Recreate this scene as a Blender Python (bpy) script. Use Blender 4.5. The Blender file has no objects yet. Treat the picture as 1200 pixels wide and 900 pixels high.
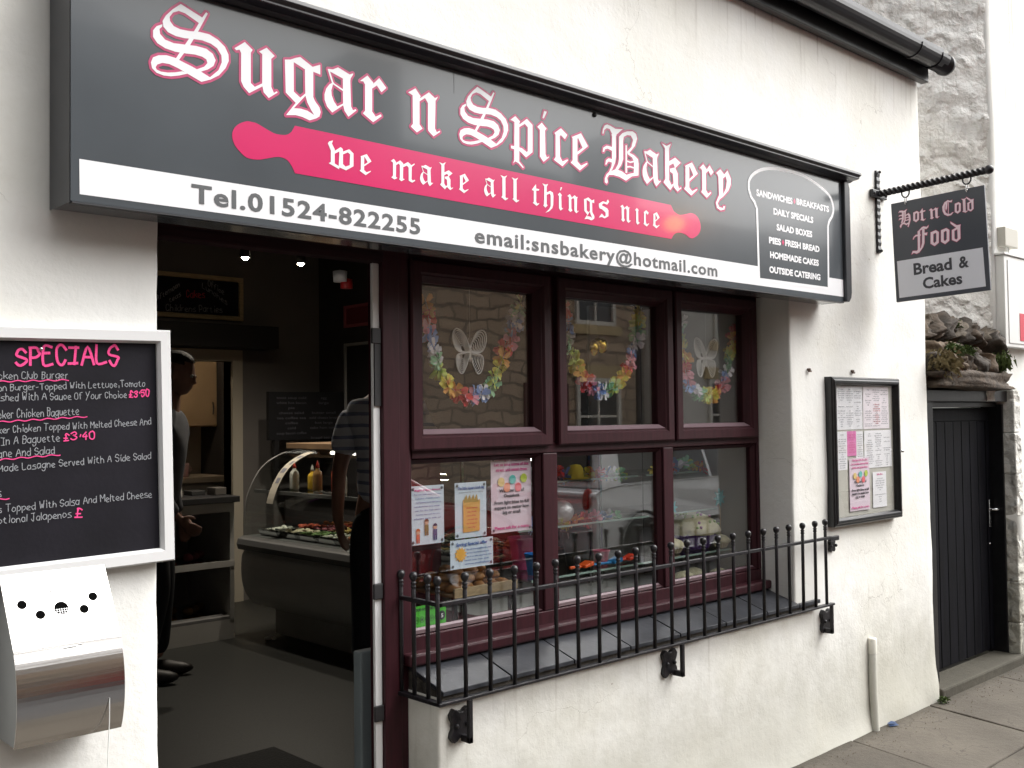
import bpy, bmesh, math, random
from math import sin, cos, pi, radians, sqrt, atan2
from mathutils import Vector, Matrix, noise
from mathutils.geometry import delaunay_2d_cdt
random.seed(7)
S = bpy.context.scene
C = S.collection
# ------------------------------------------------------------------ camera
yaw, pitch, roll = 0.7555717, 0.0317298, -0.0124754
fw = Vector((sin(yaw)*cos(pitch), cos(yaw)*cos(pitch), sin(pitch)))
rt = Vector((cos(yaw), -sin(yaw), 0)); up = rt.cross(fw)
r2 = rt*cos(roll) + up*sin(roll); u2 = -rt*sin(roll) + up*cos(roll)
cd = bpy.data.cameras.new('camera'); cam = bpy.data.objects.new('camera', cd); C.objects.link(cam)
cam.matrix_world = Matrix(((r2.x, u2.x, -fw.x, 0), (r2.y, u2.y, -fw.y, -2.55), (r2.z, u2.z, -fw.z, 1.56), (0, 0, 0, 1)))
cd.sensor_width = 36; cd.lens = 36*1213/1200; cd.clip_start = 0.05; cd.clip_end = 500
S.camera = cam
# ------------------------------------------------------------------ sky and sun (overcast)
SUN_EL, SUN_AZ = 50, 124      # azimuth: compass from +Y towards +X
W = bpy.data.worlds.new('World'); S.world = W; W.use_nodes = True
nt = W.node_tree; nt.nodes.clear()
out = nt.nodes.new('ShaderNodeOutputWorld'); bg = nt.nodes.new('ShaderNodeBackground')
sky = nt.nodes.new('ShaderNodeTexSky'); sky.sky_type = 'NISHITA'; sky.sun_disc = False
sky.sun_elevation = radians(SUN_EL); sky.sun_rotation = radians(SUN_AZ)
sky.dust_density = 6; sky.air_density = 1.2
hs = nt.nodes.new('ShaderNodeHueSaturation'); hs.inputs['Saturation'].default_value = 0.10
nt.links.new(sky.outputs[0], hs.inputs['Color']); nt.links.new(hs.outputs[0], bg.inputs[0])
nt.links.new(bg.outputs[0], out.inputs[0]); bg.inputs[1].default_value = 0.15
sl = bpy.data.lights.new('sun', 'SUN'); so = bpy.data.objects.new('sun', sl); C.objects.link(so)
sl.energy = 1.3; sl.angle = radians(80); sl.color = (1, 0.99, 0.955)
az, el = radians(SUN_AZ), radians(SUN_EL)
sd = Vector((sin(az)*cos(el), cos(az)*cos(el), sin(el)))
so.rotation_euler = (-sd).to_track_quat('-Z', 'Y').to_euler()
S.view_settings.view_transform = 'Standard'; S.view_settings.look = 'None'
S.view_settings.exposure = 1.04; S.view_settings.gamma = 1
S.cycles.max_bounces = 8; S.cycles.transparent_max_bounces = 16; S.cycles.glossy_bounces = 4
S.cycles.caustics_reflective = False; S.cycles.caustics_refractive = False
S.cycles.sample_clamp_indirect = 6
S.cycles.use_denoising = True
# ------------------------------------------------------------------ materials
MATS = {}
def mat(name, col, rough=0.6, metal=0.0, spec=0.5, nscale=0, namt=0.0, bscale=0, bstr=0.0, bdist=0.01, emit=None, estr=0, coat=0, stretch=None, alpha=None):
    if name in MATS: return MATS[name]
    m = bpy.data.materials.new(name); m.use_nodes = True; t = m.node_tree; b = t.nodes['Principled BSDF']
    b.inputs['Base Color'].default_value = (*col, 1); b.inputs['Roughness'].default_value = rough
    b.inputs['Metallic'].default_value = metal; b.inputs['Specular IOR Level'].default_value = spec
    if coat: b.inputs['Coat Weight'].default_value = coat; b.inputs['Coat Roughness'].default_value = 0.05
    if alpha is not None: b.inputs['Alpha'].default_value = alpha
    if emit: b.inputs['Emission Color'].default_value = (*emit, 1); b.inputs['Emission Strength'].default_value = estr
    co = t.nodes.new('ShaderNodeTexCoord'); vec = co.outputs['Object']
    if stretch:
        mp = t.nodes.new('ShaderNodeMapping'); mp.inputs['Scale'].default_value = stretch
        t.links.new(vec, mp.inputs[0]); vec = mp.outputs[0]
    if nscale:
        n = t.nodes.new('ShaderNodeTexNoise'); n.inputs['Scale'].default_value = nscale; n.inputs['Detail'].default_value = 6
        t.links.new(vec, n.inputs['Vector'])
        mr = t.nodes.new('ShaderNodeMapRange'); mr.inputs[1].default_value = 0.3; mr.inputs[2].default_value = 0.7
        mr.inputs[3].default_value = 1-namt; mr.inputs[4].default_value = 1+namt
        t.links.new(n.outputs[0], mr.inputs[0])
        mx = t.nodes.new('ShaderNodeVectorMath'); mx.operation = 'SCALE'; mx.inputs[0].default_value = col
        t.links.new(mr.outputs[0], mx.inputs['Scale']); t.links.new(mx.outputs[0], b.inputs['Base Color'])
    if bscale:
        n = t.nodes.new('ShaderNodeTexNoise'); n.inputs['Scale'].default_value = bscale; n.inputs['Detail'].default_value = 5
        t.links.new(vec, n.inputs['Vector'])
        bp = t.nodes.new('ShaderNodeBump'); bp.inputs['Strength'].default_value = bstr; bp.inputs['Distance'].default_value = bdist
        t.links.new(n.outputs[0], bp.inputs['Height']); t.links.new(bp.outputs[0], b.inputs['Normal'])
    MATS[name] = m
    return m
def mathn(t, op, a, b=None, c=None):
    n = t.nodes.new('ShaderNodeMath'); n.operation = op
    for i, x in enumerate((a, b, c)):
        if x is None: continue
        if isinstance(x, (int, float)): n.inputs[i].default_value = x
        else: t.links.new(x, n.inputs[i])
    return n.outputs[0]
def noisen(t, vec, sc, det=5, rough=0.55):
    n = t.nodes.new('ShaderNodeTexNoise'); n.inputs['Scale'].default_value = sc; n.inputs['Detail'].default_value = det
    n.inputs['Roughness'].default_value = rough; t.links.new(vec, n.inputs['Vector']); return n.outputs[0]
def mixc(t, f, a, b):
    n = t.nodes.new('ShaderNodeMix'); n.data_type = 'RGBA'
    if isinstance(f, (int, float)): n.inputs[0].default_value = f
    else: t.links.new(f, n.inputs[0])
    for i, x in ((6, a), (7, b)):
        if isinstance(x, tuple): n.inputs[i].default_value = (*x, 1)
        else: t.links.new(x, n.inputs[i])
    return n.outputs[2]
def smooth(t, v, a, b):
    n = t.nodes.new('ShaderNodeMapRange'); n.interpolation_type = 'SMOOTHSTEP'; t.links.new(v, n.inputs[0])
    n.inputs[1].default_value = a; n.inputs[2].default_value = b; return n.outputs[0]
def render_mat(name, col, mud_dim=(0.30, 0.29, 0.22), rub=False, zmud_dim=0.35):
    """old painted render: trowel marks, hairline cracks, rain runs, mud splash, algae and painted-in dimming at the foot"""
    m = bpy.data.materials.new(name); m.use_nodes = True; t = m.node_tree; b = t.nodes['Principled BSDF']
    b.inputs['Roughness'].default_value = 0.75; b.inputs['Specular IOR Level'].default_value = 0.25
    ge = t.nodes.new('ShaderNodeNewGeometry'); P = ge.outputs['Position']
    sx = t.nodes.new('ShaderNodeSeparateXYZ'); t.links.new(P, sx.inputs[0])
    n1 = noisen(t, P, 1.7); n2 = noisen(t, P, 9, 8, 0.65); n3 = noisen(t, P, 55, 4)
    mp = t.nodes.new('ShaderNodeMapping'); mp.inputs['Scale'].default_value = (14, 14, 0.7); t.links.new(P, mp.inputs[0])
    runs = noisen(t, mp.outputs[0], 1.0, 4)
    c = mixc(t, smooth(t, n1, 0.35, 0.7), col, tuple(x*y for x, y in zip(col, (0.93, 0.92, 0.88))))
    rm = mathn(t, 'MULTIPLY', smooth(t, runs, 0.60, 0.80), 0.12)
    c = mixc(t, rm, c, (0.42, 0.38, 0.30))
    c = mixc(t, mathn(t, 'MULTIPLY', smooth(t, n2, 0.60, 0.78), 0.13), c, (0.5, 0.47, 0.40))
    # ragged mud splash at the foot, widened to paint in the lower wall's dimmer light
    foot = mathn(t, 'SUBTRACT', mathn(t, 'MULTIPLY', n2, zmud_dim*1.6), sx.outputs[2])
    c = mixc(t, mathn(t, 'MULTIPLY', smooth(t, foot, -0.55, 0.14), 0.55), c, mud_dim)
    # hairline cracks
    vo = t.nodes.new('ShaderNodeTexVoronoi'); vo.feature = 'DISTANCE_TO_EDGE'; vo.inputs['Scale'].default_value = 1.3
    wv = t.nodes.new('ShaderNodeVectorMath'); wv.operation = 'ADD'; t.links.new(P, wv.inputs[0])
    nn = t.nodes.new('ShaderNodeTexNoise'); nn.inputs['Scale'].default_value = 3.2; nn.inputs['Detail'].default_value = 8; t.links.new(P, nn.inputs['Vector'])
    sc = t.nodes.new('ShaderNodeVectorMath'); sc.operation = 'SCALE'; sc.inputs['Scale'].default_value = 0.55; t.links.new(nn.outputs['Color'], sc.inputs[0])
    t.links.new(sc.outputs[0], wv.inputs[1]); t.links.new(wv.outputs[0], vo.inputs['Vector'])
    cr = mathn(t, 'MULTIPLY', mathn(t, 'LESS_THAN', vo.outputs['Distance'], 0.0022), smooth(t, n1, 0.5, 0.58))
    c = mixc(t, mathn(t, 'MULTIPLY', cr, 0.30), c, (0.30, 0.27, 0.23))
    v3 = t.nodes.new('ShaderNodeTexVoronoi'); v3.inputs['Scale'].default_value = 5.5; t.links.new(P, v3.inputs['Vector'])
    spk = mathn(t, 'MULTIPLY', mathn(t, 'LESS_THAN', mathn(t, 'ADD', v3.outputs['Distance'], mathn(t, 'MULTIPLY', n3, .05)), 0.052), smooth(t, n1, .48, .52))
    c = mixc(t, mathn(t, 'MULTIPLY', spk, 0.55), c, (0.25, 0.19, 0.13))
    n4 = noisen(t, P, 3.1, 9, .7); c = mixc(t, mathn(t, 'MULTIPLY', smooth(t, n4, .54, .74), .30), c, (.55, .52, .44))
    n5 = noisen(t, mp.outputs[0], 2.6, 3); low = mathn(t, 'SUBTRACT', .70, sx.outputs[2]); drip = mathn(t, 'MULTIPLY', smooth(t, n5, .56, .72), mathn(t, 'MULTIPLY', smooth(t, low, -.02, .02), mathn(t, 'SUBTRACT', 1.0, smooth(t, low, .05, .45))))
    c = mixc(t, mathn(t, 'MULTIPLY', drip, .30), c, (.36, .33, .27))
    hi = mathn(t, 'SUBTRACT', 3.40, sx.outputs[2]); drip2 = mathn(t, 'MULTIPLY', smooth(t, n5, .55, .70), mathn(t, 'SUBTRACT', 1.0, smooth(t, hi, .02, .40)))
    c = mixc(t, mathn(t, 'MULTIPLY', drip2, .38), c, (.33, .29, .24))
    t.links.new(c, b.inputs['Base Color'])
    h = mathn(t, 'ADD', mathn(t, 'MULTIPLY', n2, 0.8), mathn(t, 'MULTIPLY', n3, 0.16))
    if rub:
        v2 = t.nodes.new('ShaderNodeTexVoronoi'); v2.inputs['Scale'].default_value = 9; v2.feature = 'SMOOTH_F1'; t.links.new(wv.outputs[0], v2.inputs['Vector'])
        h = mathn(t, 'ADD', h, mathn(t, 'MULTIPLY', v2.outputs['Distance'], -2.2))
    h = mathn(t, 'SUBTRACT', h, mathn(t, 'MULTIPLY', cr, 0.3))
    bp = t.nodes.new('ShaderNodeBump'); bp.inputs['Strength'].default_value = 0.9 if rub else 0.44
    bp.inputs['Distance'].default_value = 0.03 if rub else 0.012
    t.links.new(h, bp.inputs['Height']); t.links.new(bp.outputs[0], b.inputs['Normal'])
    MATS[name] = m; return m
def stone_mat(name, col):
    m = bpy.data.materials.new(name); m.use_nodes = True; t = m.node_tree; b = t.nodes['Principled BSDF']; b.inputs['Roughness'].default_value = .85; b.inputs['Specular IOR Level'].default_value = .3
    P = t.nodes.new('ShaderNodeNewGeometry').outputs['Position']; n1 = noisen(t, P, 2.2, 6); n2 = noisen(t, P, 26, 6, .7); n3 = noisen(t, P, 190, 3)
    c = mixc(t, smooth(t, n1, .3, .7), tuple(x*.78 for x in col), tuple(x*1.18 for x in col))
    c = mixc(t, mathn(t, 'MULTIPLY', smooth(t, n2, .52, .75), .45), c, tuple(x*.5 for x in col)); c = mixc(t, mathn(t, 'MULTIPLY', smooth(t, n3, .5, .7), .35), c, tuple(x*1.5 for x in col))
    vo = t.nodes.new('ShaderNodeTexVoronoi'); vo.feature = 'DISTANCE_TO_EDGE'; vo.inputs['Scale'].default_value = 1.1; wn = t.nodes.new('ShaderNodeTexNoise'); wn.inputs['Scale'].default_value = 4; wn.inputs['Detail'].default_value = 7; t.links.new(P, wn.inputs['Vector'])
    wa = t.nodes.new('ShaderNodeVectorMath'); wa.operation = 'MULTIPLY_ADD'; wa.inputs[1].default_value = (.5, .5, .5); t.links.new(wn.outputs['Color'], wa.inputs[0]); t.links.new(P, wa.inputs[2]); t.links.new(wa.outputs[0], vo.inputs['Vector'])
    crk = mathn(t, 'LESS_THAN', vo.outputs['Distance'], .0035); c = mixc(t, mathn(t, 'MULTIPLY', crk, mathn(t, 'MULTIPLY', smooth(t, n1, .45, .55), .45)), c, tuple(x*.4 for x in col))
    v4 = t.nodes.new('ShaderNodeTexVoronoi'); v4.inputs['Scale'].default_value = 7; t.links.new(P, v4.inputs['Vector']); gum = mathn(t, 'LESS_THAN', v4.outputs['Distance'], .10); c = mixc(t, mathn(t, 'MULTIPLY', gum, mathn(t, 'MULTIPLY', smooth(t, n1, .52, .56), .35)), c, tuple(x*.45 for x in col))
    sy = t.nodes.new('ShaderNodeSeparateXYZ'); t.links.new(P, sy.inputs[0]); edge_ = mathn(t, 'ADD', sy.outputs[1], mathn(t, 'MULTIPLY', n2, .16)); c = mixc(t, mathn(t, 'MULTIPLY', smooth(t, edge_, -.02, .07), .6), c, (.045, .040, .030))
    oi = t.nodes.new('ShaderNodeObjectInfo'); mx = t.nodes.new('ShaderNodeVectorMath'); mx.operation = 'SCALE'; t.links.new(c, mx.inputs[0]); t.links.new(mathn(t, 'MULTIPLY_ADD', oi.outputs['Random'], .16, .92), mx.inputs['Scale'])
    t.links.new(mx.outputs[0], b.inputs['Base Color']); bp = t.nodes.new('ShaderNodeBump'); bp.inputs['Strength'].default_value = .6; bp.inputs['Distance'].default_value = .010
    t.links.new(mathn(t, 'ADD', mathn(t, 'ADD', n2, mathn(t, 'MULTIPLY', n1, 1.2)), mathn(t, 'MULTIPLY', n3, .2)), bp.inputs['Height']); t.links.new(bp.outputs[0], b.inputs['Normal']); MATS[name] = m; return m
def glass_mat(name, tint=(1, 1, 1), boost=1.0):
    m = bpy.data.materials.new(name); m.use_nodes = True; t = m.node_tree; t.nodes.clear()
    o = t.nodes.new('ShaderNodeOutputMaterial'); tr = t.nodes.new('ShaderNodeBsdfTransparent'); gl = t.nodes.new('ShaderNodeBsdfGlossy')
    tr.inputs[0].default_value = (*tint, 1); gl.inputs['Roughness'].default_value = 0.0; mx = t.nodes.new('ShaderNodeMixShader')
    g = t.nodes.new('ShaderNodeNewGeometry'); d = t.nodes.new('ShaderNodeVectorMath'); d.operation = 'DOT_PRODUCT'
    t.links.new(g.outputs['Normal'], d.inputs[0]); t.links.new(g.outputs['Incoming'], d.inputs[1])
    k = mathn(t, 'SUBTRACT', 1.0, mathn(t, 'ABSOLUTE', d.outputs['Value']))
    f = mathn(t, 'ADD', 0.043*boost, mathn(t, 'MULTIPLY', mathn(t, 'POWER', k, 5.0), 0.95))
    t.links.new(f, mx.inputs[0]); t.links.new(tr.outputs[0], mx.inputs[1]); t.links.new(gl.outputs[0], mx.inputs[2]); t.links.new(mx.outputs[0], o.inputs[0])
    MATS[name] = m; return m
# ------------------------------------------------------------------ mesh helpers
WL = {}
class MB:
    def __init__(s): s.v = []; s.f = []; s.sm = []
    def add(s, vs, fs, smooth=False):
        o = len(s.v); s.v += [tuple(p) for p in vs]
        s.f += [tuple(i+o for i in f) for f in fs]; s.sm += [smooth]*len(fs); return s
    def box(s, x0, x1, y0, y1, z0, z1):
        if x0 > x1: x0, x1 = x1, x0
        if y0 > y1: y0, y1 = y1, y0
        if z0 > z1: z0, z1 = z1, z0
        return s.add([(x0,y0,z0),(x1,y0,z0),(x1,y1,z0),(x0,y1,z0),(x0,y0,z1),(x1,y0,z1),(x1,y1,z1),(x0,y1,z1)],
              [(0,3,2,1),(4,5,6,7),(0,1,5,4),(1,2,6,5),(2,3,7,6),(3,0,4,7)])
    def tube(s, path, r, n=8, closed=False, smooth=True):
        P = [Vector(p) for p in path]; k = len(P); vs = []; fs = []
        rr = r if isinstance(r, (list, tuple)) else [r]*k
        t0 = (P[1]-P[0]).normalized(); a = Vector((0,0,1)) if abs(t0.z) < 0.9 else Vector((1,0,0)); u = t0.cross(a).normalized()
        for i in range(k):
            if closed: t = (P[(i+1) % k]-P[i-1]).normalized()
            else: t = (P[min(i+1,k-1)]-P[max(i-1,0)]).normalized()
            u = (u - t*u.dot(t)).normalized(); w = t.cross(u)
            for j in range(n):
                an = 2*pi*j/n; vs.append(P[i] + (u*cos(an)+w*sin(an))*rr[i])
        for i in range(k if closed else k-1):
            for j in range(n):
                a0 = i*n+j; a1 = i*n+(j+1) % n; b0 = ((i+1) % k)*n+j; b1 = ((i+1) % k)*n+(j+1) % n
                fs.append((a0, a1, b1, b0))
        s.add(vs, fs, smooth)
        if not closed: s.add(vs[:n], [tuple(range(n))[::-1]]); s.add(vs[-n:], [tuple(range(n))])
        return s
    def lathe(s, c, prof, n=16, axis='z', smooth=True, arc=2*pi):
        vs = []; fs = []; full = abs(arc-2*pi) < 1e-6; m = n if full else n+1
        for r, h in prof:
            for j in range(m):
                a = arc*j/n; x, y = r*cos(a), r*sin(a)
                p = {'z': (x, y, h), 'y': (x, h, y), 'x': (h, x, y)}[axis]
                vs.append((c[0]+p[0], c[1]+p[1], c[2]+p[2]))
        for i in range(len(prof)-1):
            for j in range(n):
                j2 = (j+1) % m
                fs.append((i*m+j, i*m+j2, (i+1)*m+j2, (i+1)*m+j))
        return s.add(vs, fs, smooth)
    def ball(s, c, r, n=10, sc=(1,1,1), smooth=True):
        k = max(4, n//2+1); vs = []; fs = []
        for i in range(k+1):
            th = pi*i/k
            for j in range(n):
                a = 2*pi*j/n; vs.append((c[0]+r*sc[0]*sin(th)*cos(a), c[1]+r*sc[1]*sin(th)*sin(a), c[2]+r*sc[2]*cos(th)))
        for i in range(k):
            for j in range(n): fs.append((i*n+j, (i+1)*n+j, (i+1)*n+(j+1) % n, i*n+(j+1) % n))
        return s.add(vs, fs, smooth)
    def prism(s, poly, fn, d0, d1):
        """poly (u,w) extruded along depth d between d0 and d1; fn(u,w,d)->xyz"""
        n = len(poly); vs = [fn(u, w, d0) for u, w in poly] + [fn(u, w, d1) for u, w in poly]
        fs = [tuple(range(n)), tuple(range(2*n-1, n-1, -1))] + [(i, i+n, (i+1) % n+n, (i+1) % n) for i in range(n)]
        return s.add(vs, fs)
    def flat(s, vf, fn):
        vs, fs = vf; return s.add([fn(u, w) for u, w in vs], fs)
    def ring(s, x0, x1, z0, z1, prof, closed=True):
        """mitred picture frame; prof = [(inset, y), ...]"""
        vs = []; fs = []; k = len(prof)
        for q, y in prof: vs += [(x0+q, y, z0+q), (x1-q, y, z0+q), (x1-q, y, z1-q), (x0+q, y, z1-q)]
        for i in range(k if closed else k-1):
            for j in range(4):
                a = i*4+j; b = i*4+(j+1) % 4; c = ((i+1) % k)*4+(j+1) % 4; d = ((i+1) % k)*4+j
                fs.append((a, b, c, d))
        return s.add(vs, fs)
    def build(s, name, m, parent=None, bevel=0, seg=2, smooth=None, sub=0, **props):
        off = Vector((0,0,0)); q = parent
        while q is not None: off += WL.get(q.name, Vector((0,0,0))); q = q.parent
        me = bpy.data.meshes.new(name)
        me.from_pydata([tuple(Vector(p)-off) for p in s.v], [], s.f)
        flags = s.sm if smooth is None else [smooth]*len(s.f)
        me.polygons.foreach_set('use_smooth', flags)
        me.materials.append(m); me.update()
        bmx = bmesh.new(); bmx.from_mesh(me); bmesh.ops.recalc_face_normals(bmx, faces=bmx.faces); bmx.to_mesh(me); bmx.free()
        o = bpy.data.objects.new(name, me); C.objects.link(o)
        if parent is not None: o.parent = parent
        if bevel:
            b = o.modifiers.new('bevel', 'BEVEL'); b.width = bevel; b.segments = seg; b.limit_method = 'ANGLE'; b.angle_limit = radians(40)
        if sub:
            b = o.modifiers.new('sub', 'SUBSURF'); b.levels = sub; b.render_levels = sub
        for k, v in props.items(): o[k] = v
        return o
    def data(s, name, m, **k):
        o = s.build(name, m, None, **k); me = o.data; bpy.data.objects.remove(o); return me
def woff(parent):
    off = Vector((0,0,0)); q = parent
    while q is not None: off += WL.get(q.name, Vector((0,0,0))); q = q.parent
    return off
def put(me, name, parent, loc, rot=(0,0,0), scale=1, bevel=0, mods=None):
    o = bpy.data.objects.new(name, me); C.objects.link(o)
    if parent is not None: o.parent = parent
    o.location = Vector(loc)-woff(parent); o.rotation_euler = rot
    o.scale = (scale,)*3 if isinstance(scale, (int, float)) else scale
    if bevel:
        b = o.modifiers.new('bevel', 'BEVEL'); b.width = bevel; b.segments = 2; b.limit_method = 'ANGLE'
    return o
def thing(name, label, cat, loc=(0,0,0), group=None):
    o = bpy.data.objects.new(name, None); C.objects.link(o); o.location = loc; WL[o.name] = Vector(loc)
    o.empty_display_size = 0.1; o['label'] = label; o['category'] = cat
    if group: o['group'] = group
    return o
def tag(o, label, cat, group=None):
    o['label'] = label; o['category'] = cat
    if group: o['group'] = group
    return o
def dup(root, loc, rotz=0, label=None, group=None, scale=1):
    r = root.copy(); C.objects.link(r); r.location = loc; r.rotation_euler = (0,0,rotz); r.scale = (scale,)*3
    if label: r['label'] = label
    if group: r['group'] = group
    for ch in list(root.children):
        c = ch.copy(); C.objects.link(c); c.parent = r
        for g in ch.children: d = g.copy(); C.objects.link(d); d.parent = c
    return r
def inst(o, parent, loc, rot=(0,0,0), scale=1):
    """another copy of a piece sharing its mesh, loc in world terms"""
    off = Vector((0,0,0)); q = parent
    while q is not None: off += WL.get(q.name, Vector((0,0,0))); q = q.parent
    c = o.copy(); C.objects.link(c); c.parent = parent; c.location = Vector(loc)-off; c.rotation_euler = rot
    c.scale = (scale,)*3 if isinstance(scale, (int, float)) else scale
    return c
def struct(o): o['kind'] = 'structure'; return o
def catmull(pts, k=5, closed=False):
    n = len(pts)
    if n < 3 and not closed: return list(pts)
    P = [Vector(p) for p in pts]; out = []
    for i in range(n if closed else n-1):
        p0 = P[i-1] if (i > 0 or closed) else P[i]; p1 = P[i]; p2 = P[(i+1) % n]; p3 = P[(i+2) % n] if (i+2 < n or closed) else P[(i+1) % n]
        for j in range(k):
            t = j/k; out.append(0.5*((2*p1)+(p2-p0)*t+(2*p0-5*p1+4*p2-p3)*t*t+(3*p1-p0-3*p2+p3)*t**3))
    if not closed: out.append(P[-1])
    return [tuple(p) for p in out]
# ------------------------------------------------------------------ lettering
def union(polys):
    vs = []; es = []; P = []
    for p in polys:
        if len(p) < 3: continue
        o = len(vs); n = len(p); es += [(o+i, o+(i+1) % n) for i in range(n)]; vs += [Vector((a, b)) for a, b in p]
        P.append((min(q[0] for q in p), max(q[0] for q in p), min(q[1] for q in p), max(q[1] for q in p), p))
    r = delaunay_2d_cdt(vs, es, [], 0, 1e-6); V = [tuple(v) for v in r[0]]; out = []
    for f in r[2]:
        cx = sum(V[i][0] for i in f)/3; cy = sum(V[i][1] for i in f)/3
        for x0, x1, y0, y1, p in P:
            if not (x0 <= cx <= x1 and y0 <= cy <= y1): continue
            wn = 0; n = len(p)
            for i in range(n):
                (ax, ay), (bx, by) = p[i], p[(i+1) % n]
                if (ay <= cy) != (by <= cy):
                    if (ax+(cy-ay)/(by-ay)*(bx-ax)) > cx: wn += 1 if by > ay else -1
            if wn: out.append(tuple(f)); break
    return V, out
def hull(pts):
    pts = sorted(set((round(a, 6), round(b, 6)) for a, b in pts))
    def half(ps):
        h = []
        for p in ps:
            while len(h) > 1 and (h[-1][0]-h[-2][0])*(p[1]-h[-2][1])-(h[-1][1]-h[-2][1])*(p[0]-h[-2][0]) <= 0: h.pop()
            h.append(p)
        return h
    a = half(pts); b = half(pts[::-1]); return a[:-1]+b[:-1]
def dilate(polys, r):
    out = list(polys); oc = [(r*cos(pi*k/4+pi/8), r*sin(pi*k/4+pi/8)) for k in range(8)]
    for p in polys:
        for i in range(len(p)):
            a = p[i]; b = p[(i+1) % len(p)]
            out.append(hull([(a[0]+u, a[1]+w) for u, w in oc] + [(b[0]+u, b[1]+w) for u, w in oc]))
    return out
_gc = {}
def glyph(ch, edge=0):
    if (ch, edge) not in _gc:
        ps = [[(p[i]/1000, p[i+1]/1000) for i in range(0, len(p), 2)] for p in GLYPHS[ch]]
        _gc[(ch, edge)] = union(dilate(ps, edge) if edge else ps)
    return _gc[(ch, edge)]
def put_glyphs(mb, items, base, xh, fn, edge=0):
    """items: (char, x) pairs"""
    for ch, x in items:
        vs, fs = glyph(ch, edge); mb.flat(([(x+u*xh, base+w*xh) for u, w in vs], fs), fn)
_tc = {}
def textmesh(txt, off=0.0, sp=1.0):
    key = (txt, off, sp)
    if key in _tc: return _tc[key]
    cu = bpy.data.curves.new('t', 'FONT'); cu.body = txt; cu.size = 1; cu.offset = off; cu.resolution_u = 3; cu.space_character = sp
    o = bpy.data.objects.new('t', cu); C.objects.link(o); bpy.context.view_layer.update()
    ev = o.evaluated_get(bpy.context.evaluated_depsgraph_get()); me = ev.to_mesh()
    vs = [(v.co.x, v.co.y) for v in me.vertices]; fs = [tuple(p.vertices) for p in me.polygons]
    ev.to_mesh_clear(); bpy.data.objects.remove(o); bpy.data.curves.remove(cu)
    _tc[key] = (vs, fs); return _tc[key]
def put_text(mb, txt, x0, x1, z0, cap, fn, off=0.02, sp=1.0, z1=None):
    """text stretched between x0 and x1 (baseline z0 at left, z1 at right), capitals cap high"""
    vs, fs = textmesh(txt, off, sp)
    if not vs: return
    a = min(v[0] for v in vs); b = max(v[0] for v in vs); ca = 0.729; z1 = z0 if z1 is None else z1
    mb.flat(([(x0+(v[0]-a)/(b-a)*(x1-x0), z0+(z1-z0)*(v[0]-a)/(b-a)+v[1]*cap/ca) for v in vs], fs), fn)
def ctext(mb, txt, xc, z, cap, fn, off=0.0, wf=1.0, maxw=None):
    vs, fs = textmesh(txt, off)
    if not vs: return
    a = min(v[0] for v in vs); b = max(v[0] for v in vs); k = cap/0.729; w = (b-a)*k*wf
    if maxw and w > maxw: w = maxw
    put_text(mb, txt, xc-w/2, xc+w/2, z, cap, fn, off)
# hand writing: strokes on a digit grid, x digit then y digit (3 = baseline, 6 = x-height, 8 = capital)
HAND = {'a':'3626160504132334 3633','b':'0803 051626352313','c':'3526160504132334','d':'3626160504132334 3833','e':'04353526160504132333','f':'38281713 0626','g':'3626160504132334 3632211102',
'h':'0803 0516263533','i':'1613 1718','j':'2622110102','k':'0803 3604 1533','l':'0803','m':'0603 05162523 25364543','n':'0603 0516263533','o':'160504132334352616','p':'0601 05162635342313','q':'3626160504132334 3631',
'r':'0603 051626','s':'36160515343303','t':'17142333 0626','u':'0604132334 3633','v':'061326','w':'0613253346','y':'061424 361101','x':'0633 3603','z':'06360333',
'A':'032843 1535','B':'0803 0828372606 0626352303','C':'3728180704132334','D':'0803 0828372403','E':'38080333 0626','F':'0803 0838 0626','G':'3728180704132334 3525','H':'0803 3833 0636','I':'0838 2823 0333','J':'0838 28231304',
'K':'0803 3805 1633','L':'080333','M':'0308254843','N':'03083338','O':'180704132334372818','P':'0803 082837362505','R':'0803 0828372606 1633','S':'37281807063534231304','T':'0848 2823','V':'082338','W':'0813263348','Y':'0825 4802',
'3':'07283726163534231304','5':'380806263534231304','0':'180704132334372818','4':'280535 2623','.':'1413','\u00b7':'1615',',':'1412','-':'0525','&':'331627181706041323','\u00a3':'37281817 1713 0333 0525'}
def hand_strokes(txt, x0, z0, x1, z1, xh, prefix='', wide=1.0):
    def adv(ch):
        if ch == ' ': return 0.75
        g = HAND.get(ch); 
        if not g: return 0.6
        return (max(int(c[i]) for c in g.split() for i in range(0, len(c)-1, 2)))/3.4+0.42
    w = sum(adv(c) for c in txt); k = (x1-x0)/w; sl = (z1-z0)/max(1e-6, x1-x0)
    res = []
    def run(s, x, rng):
        for ch in s:
            g = HAND.get(ch); wob = rng.uniform(-.10, .10); big = rng.uniform(.92, 1.12)
            if g:
                for st in g.split():
                    pts = [((int(st[i]))/3.4+rng.uniform(-.085,.085), (int(st[i+1])-3)/3+rng.uniform(-.08,.08)+wob) for i in range(0, len(st)-1, 2)]
                    pts = catmull(pts, 4) if len(pts) > 2 else pts
                    res.append([(x+u*k, z0+sl*(x+u*k-x0)+v*xh*big) for u, v in pts])
            x += adv(ch)*k
        return x
    rng = random.Random(len(txt)*7+int(z0*1000))
    if prefix: run(prefix, x0-sum(adv(c) for c in prefix)*k, rng)
    run(txt, x0, rng); return res
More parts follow.
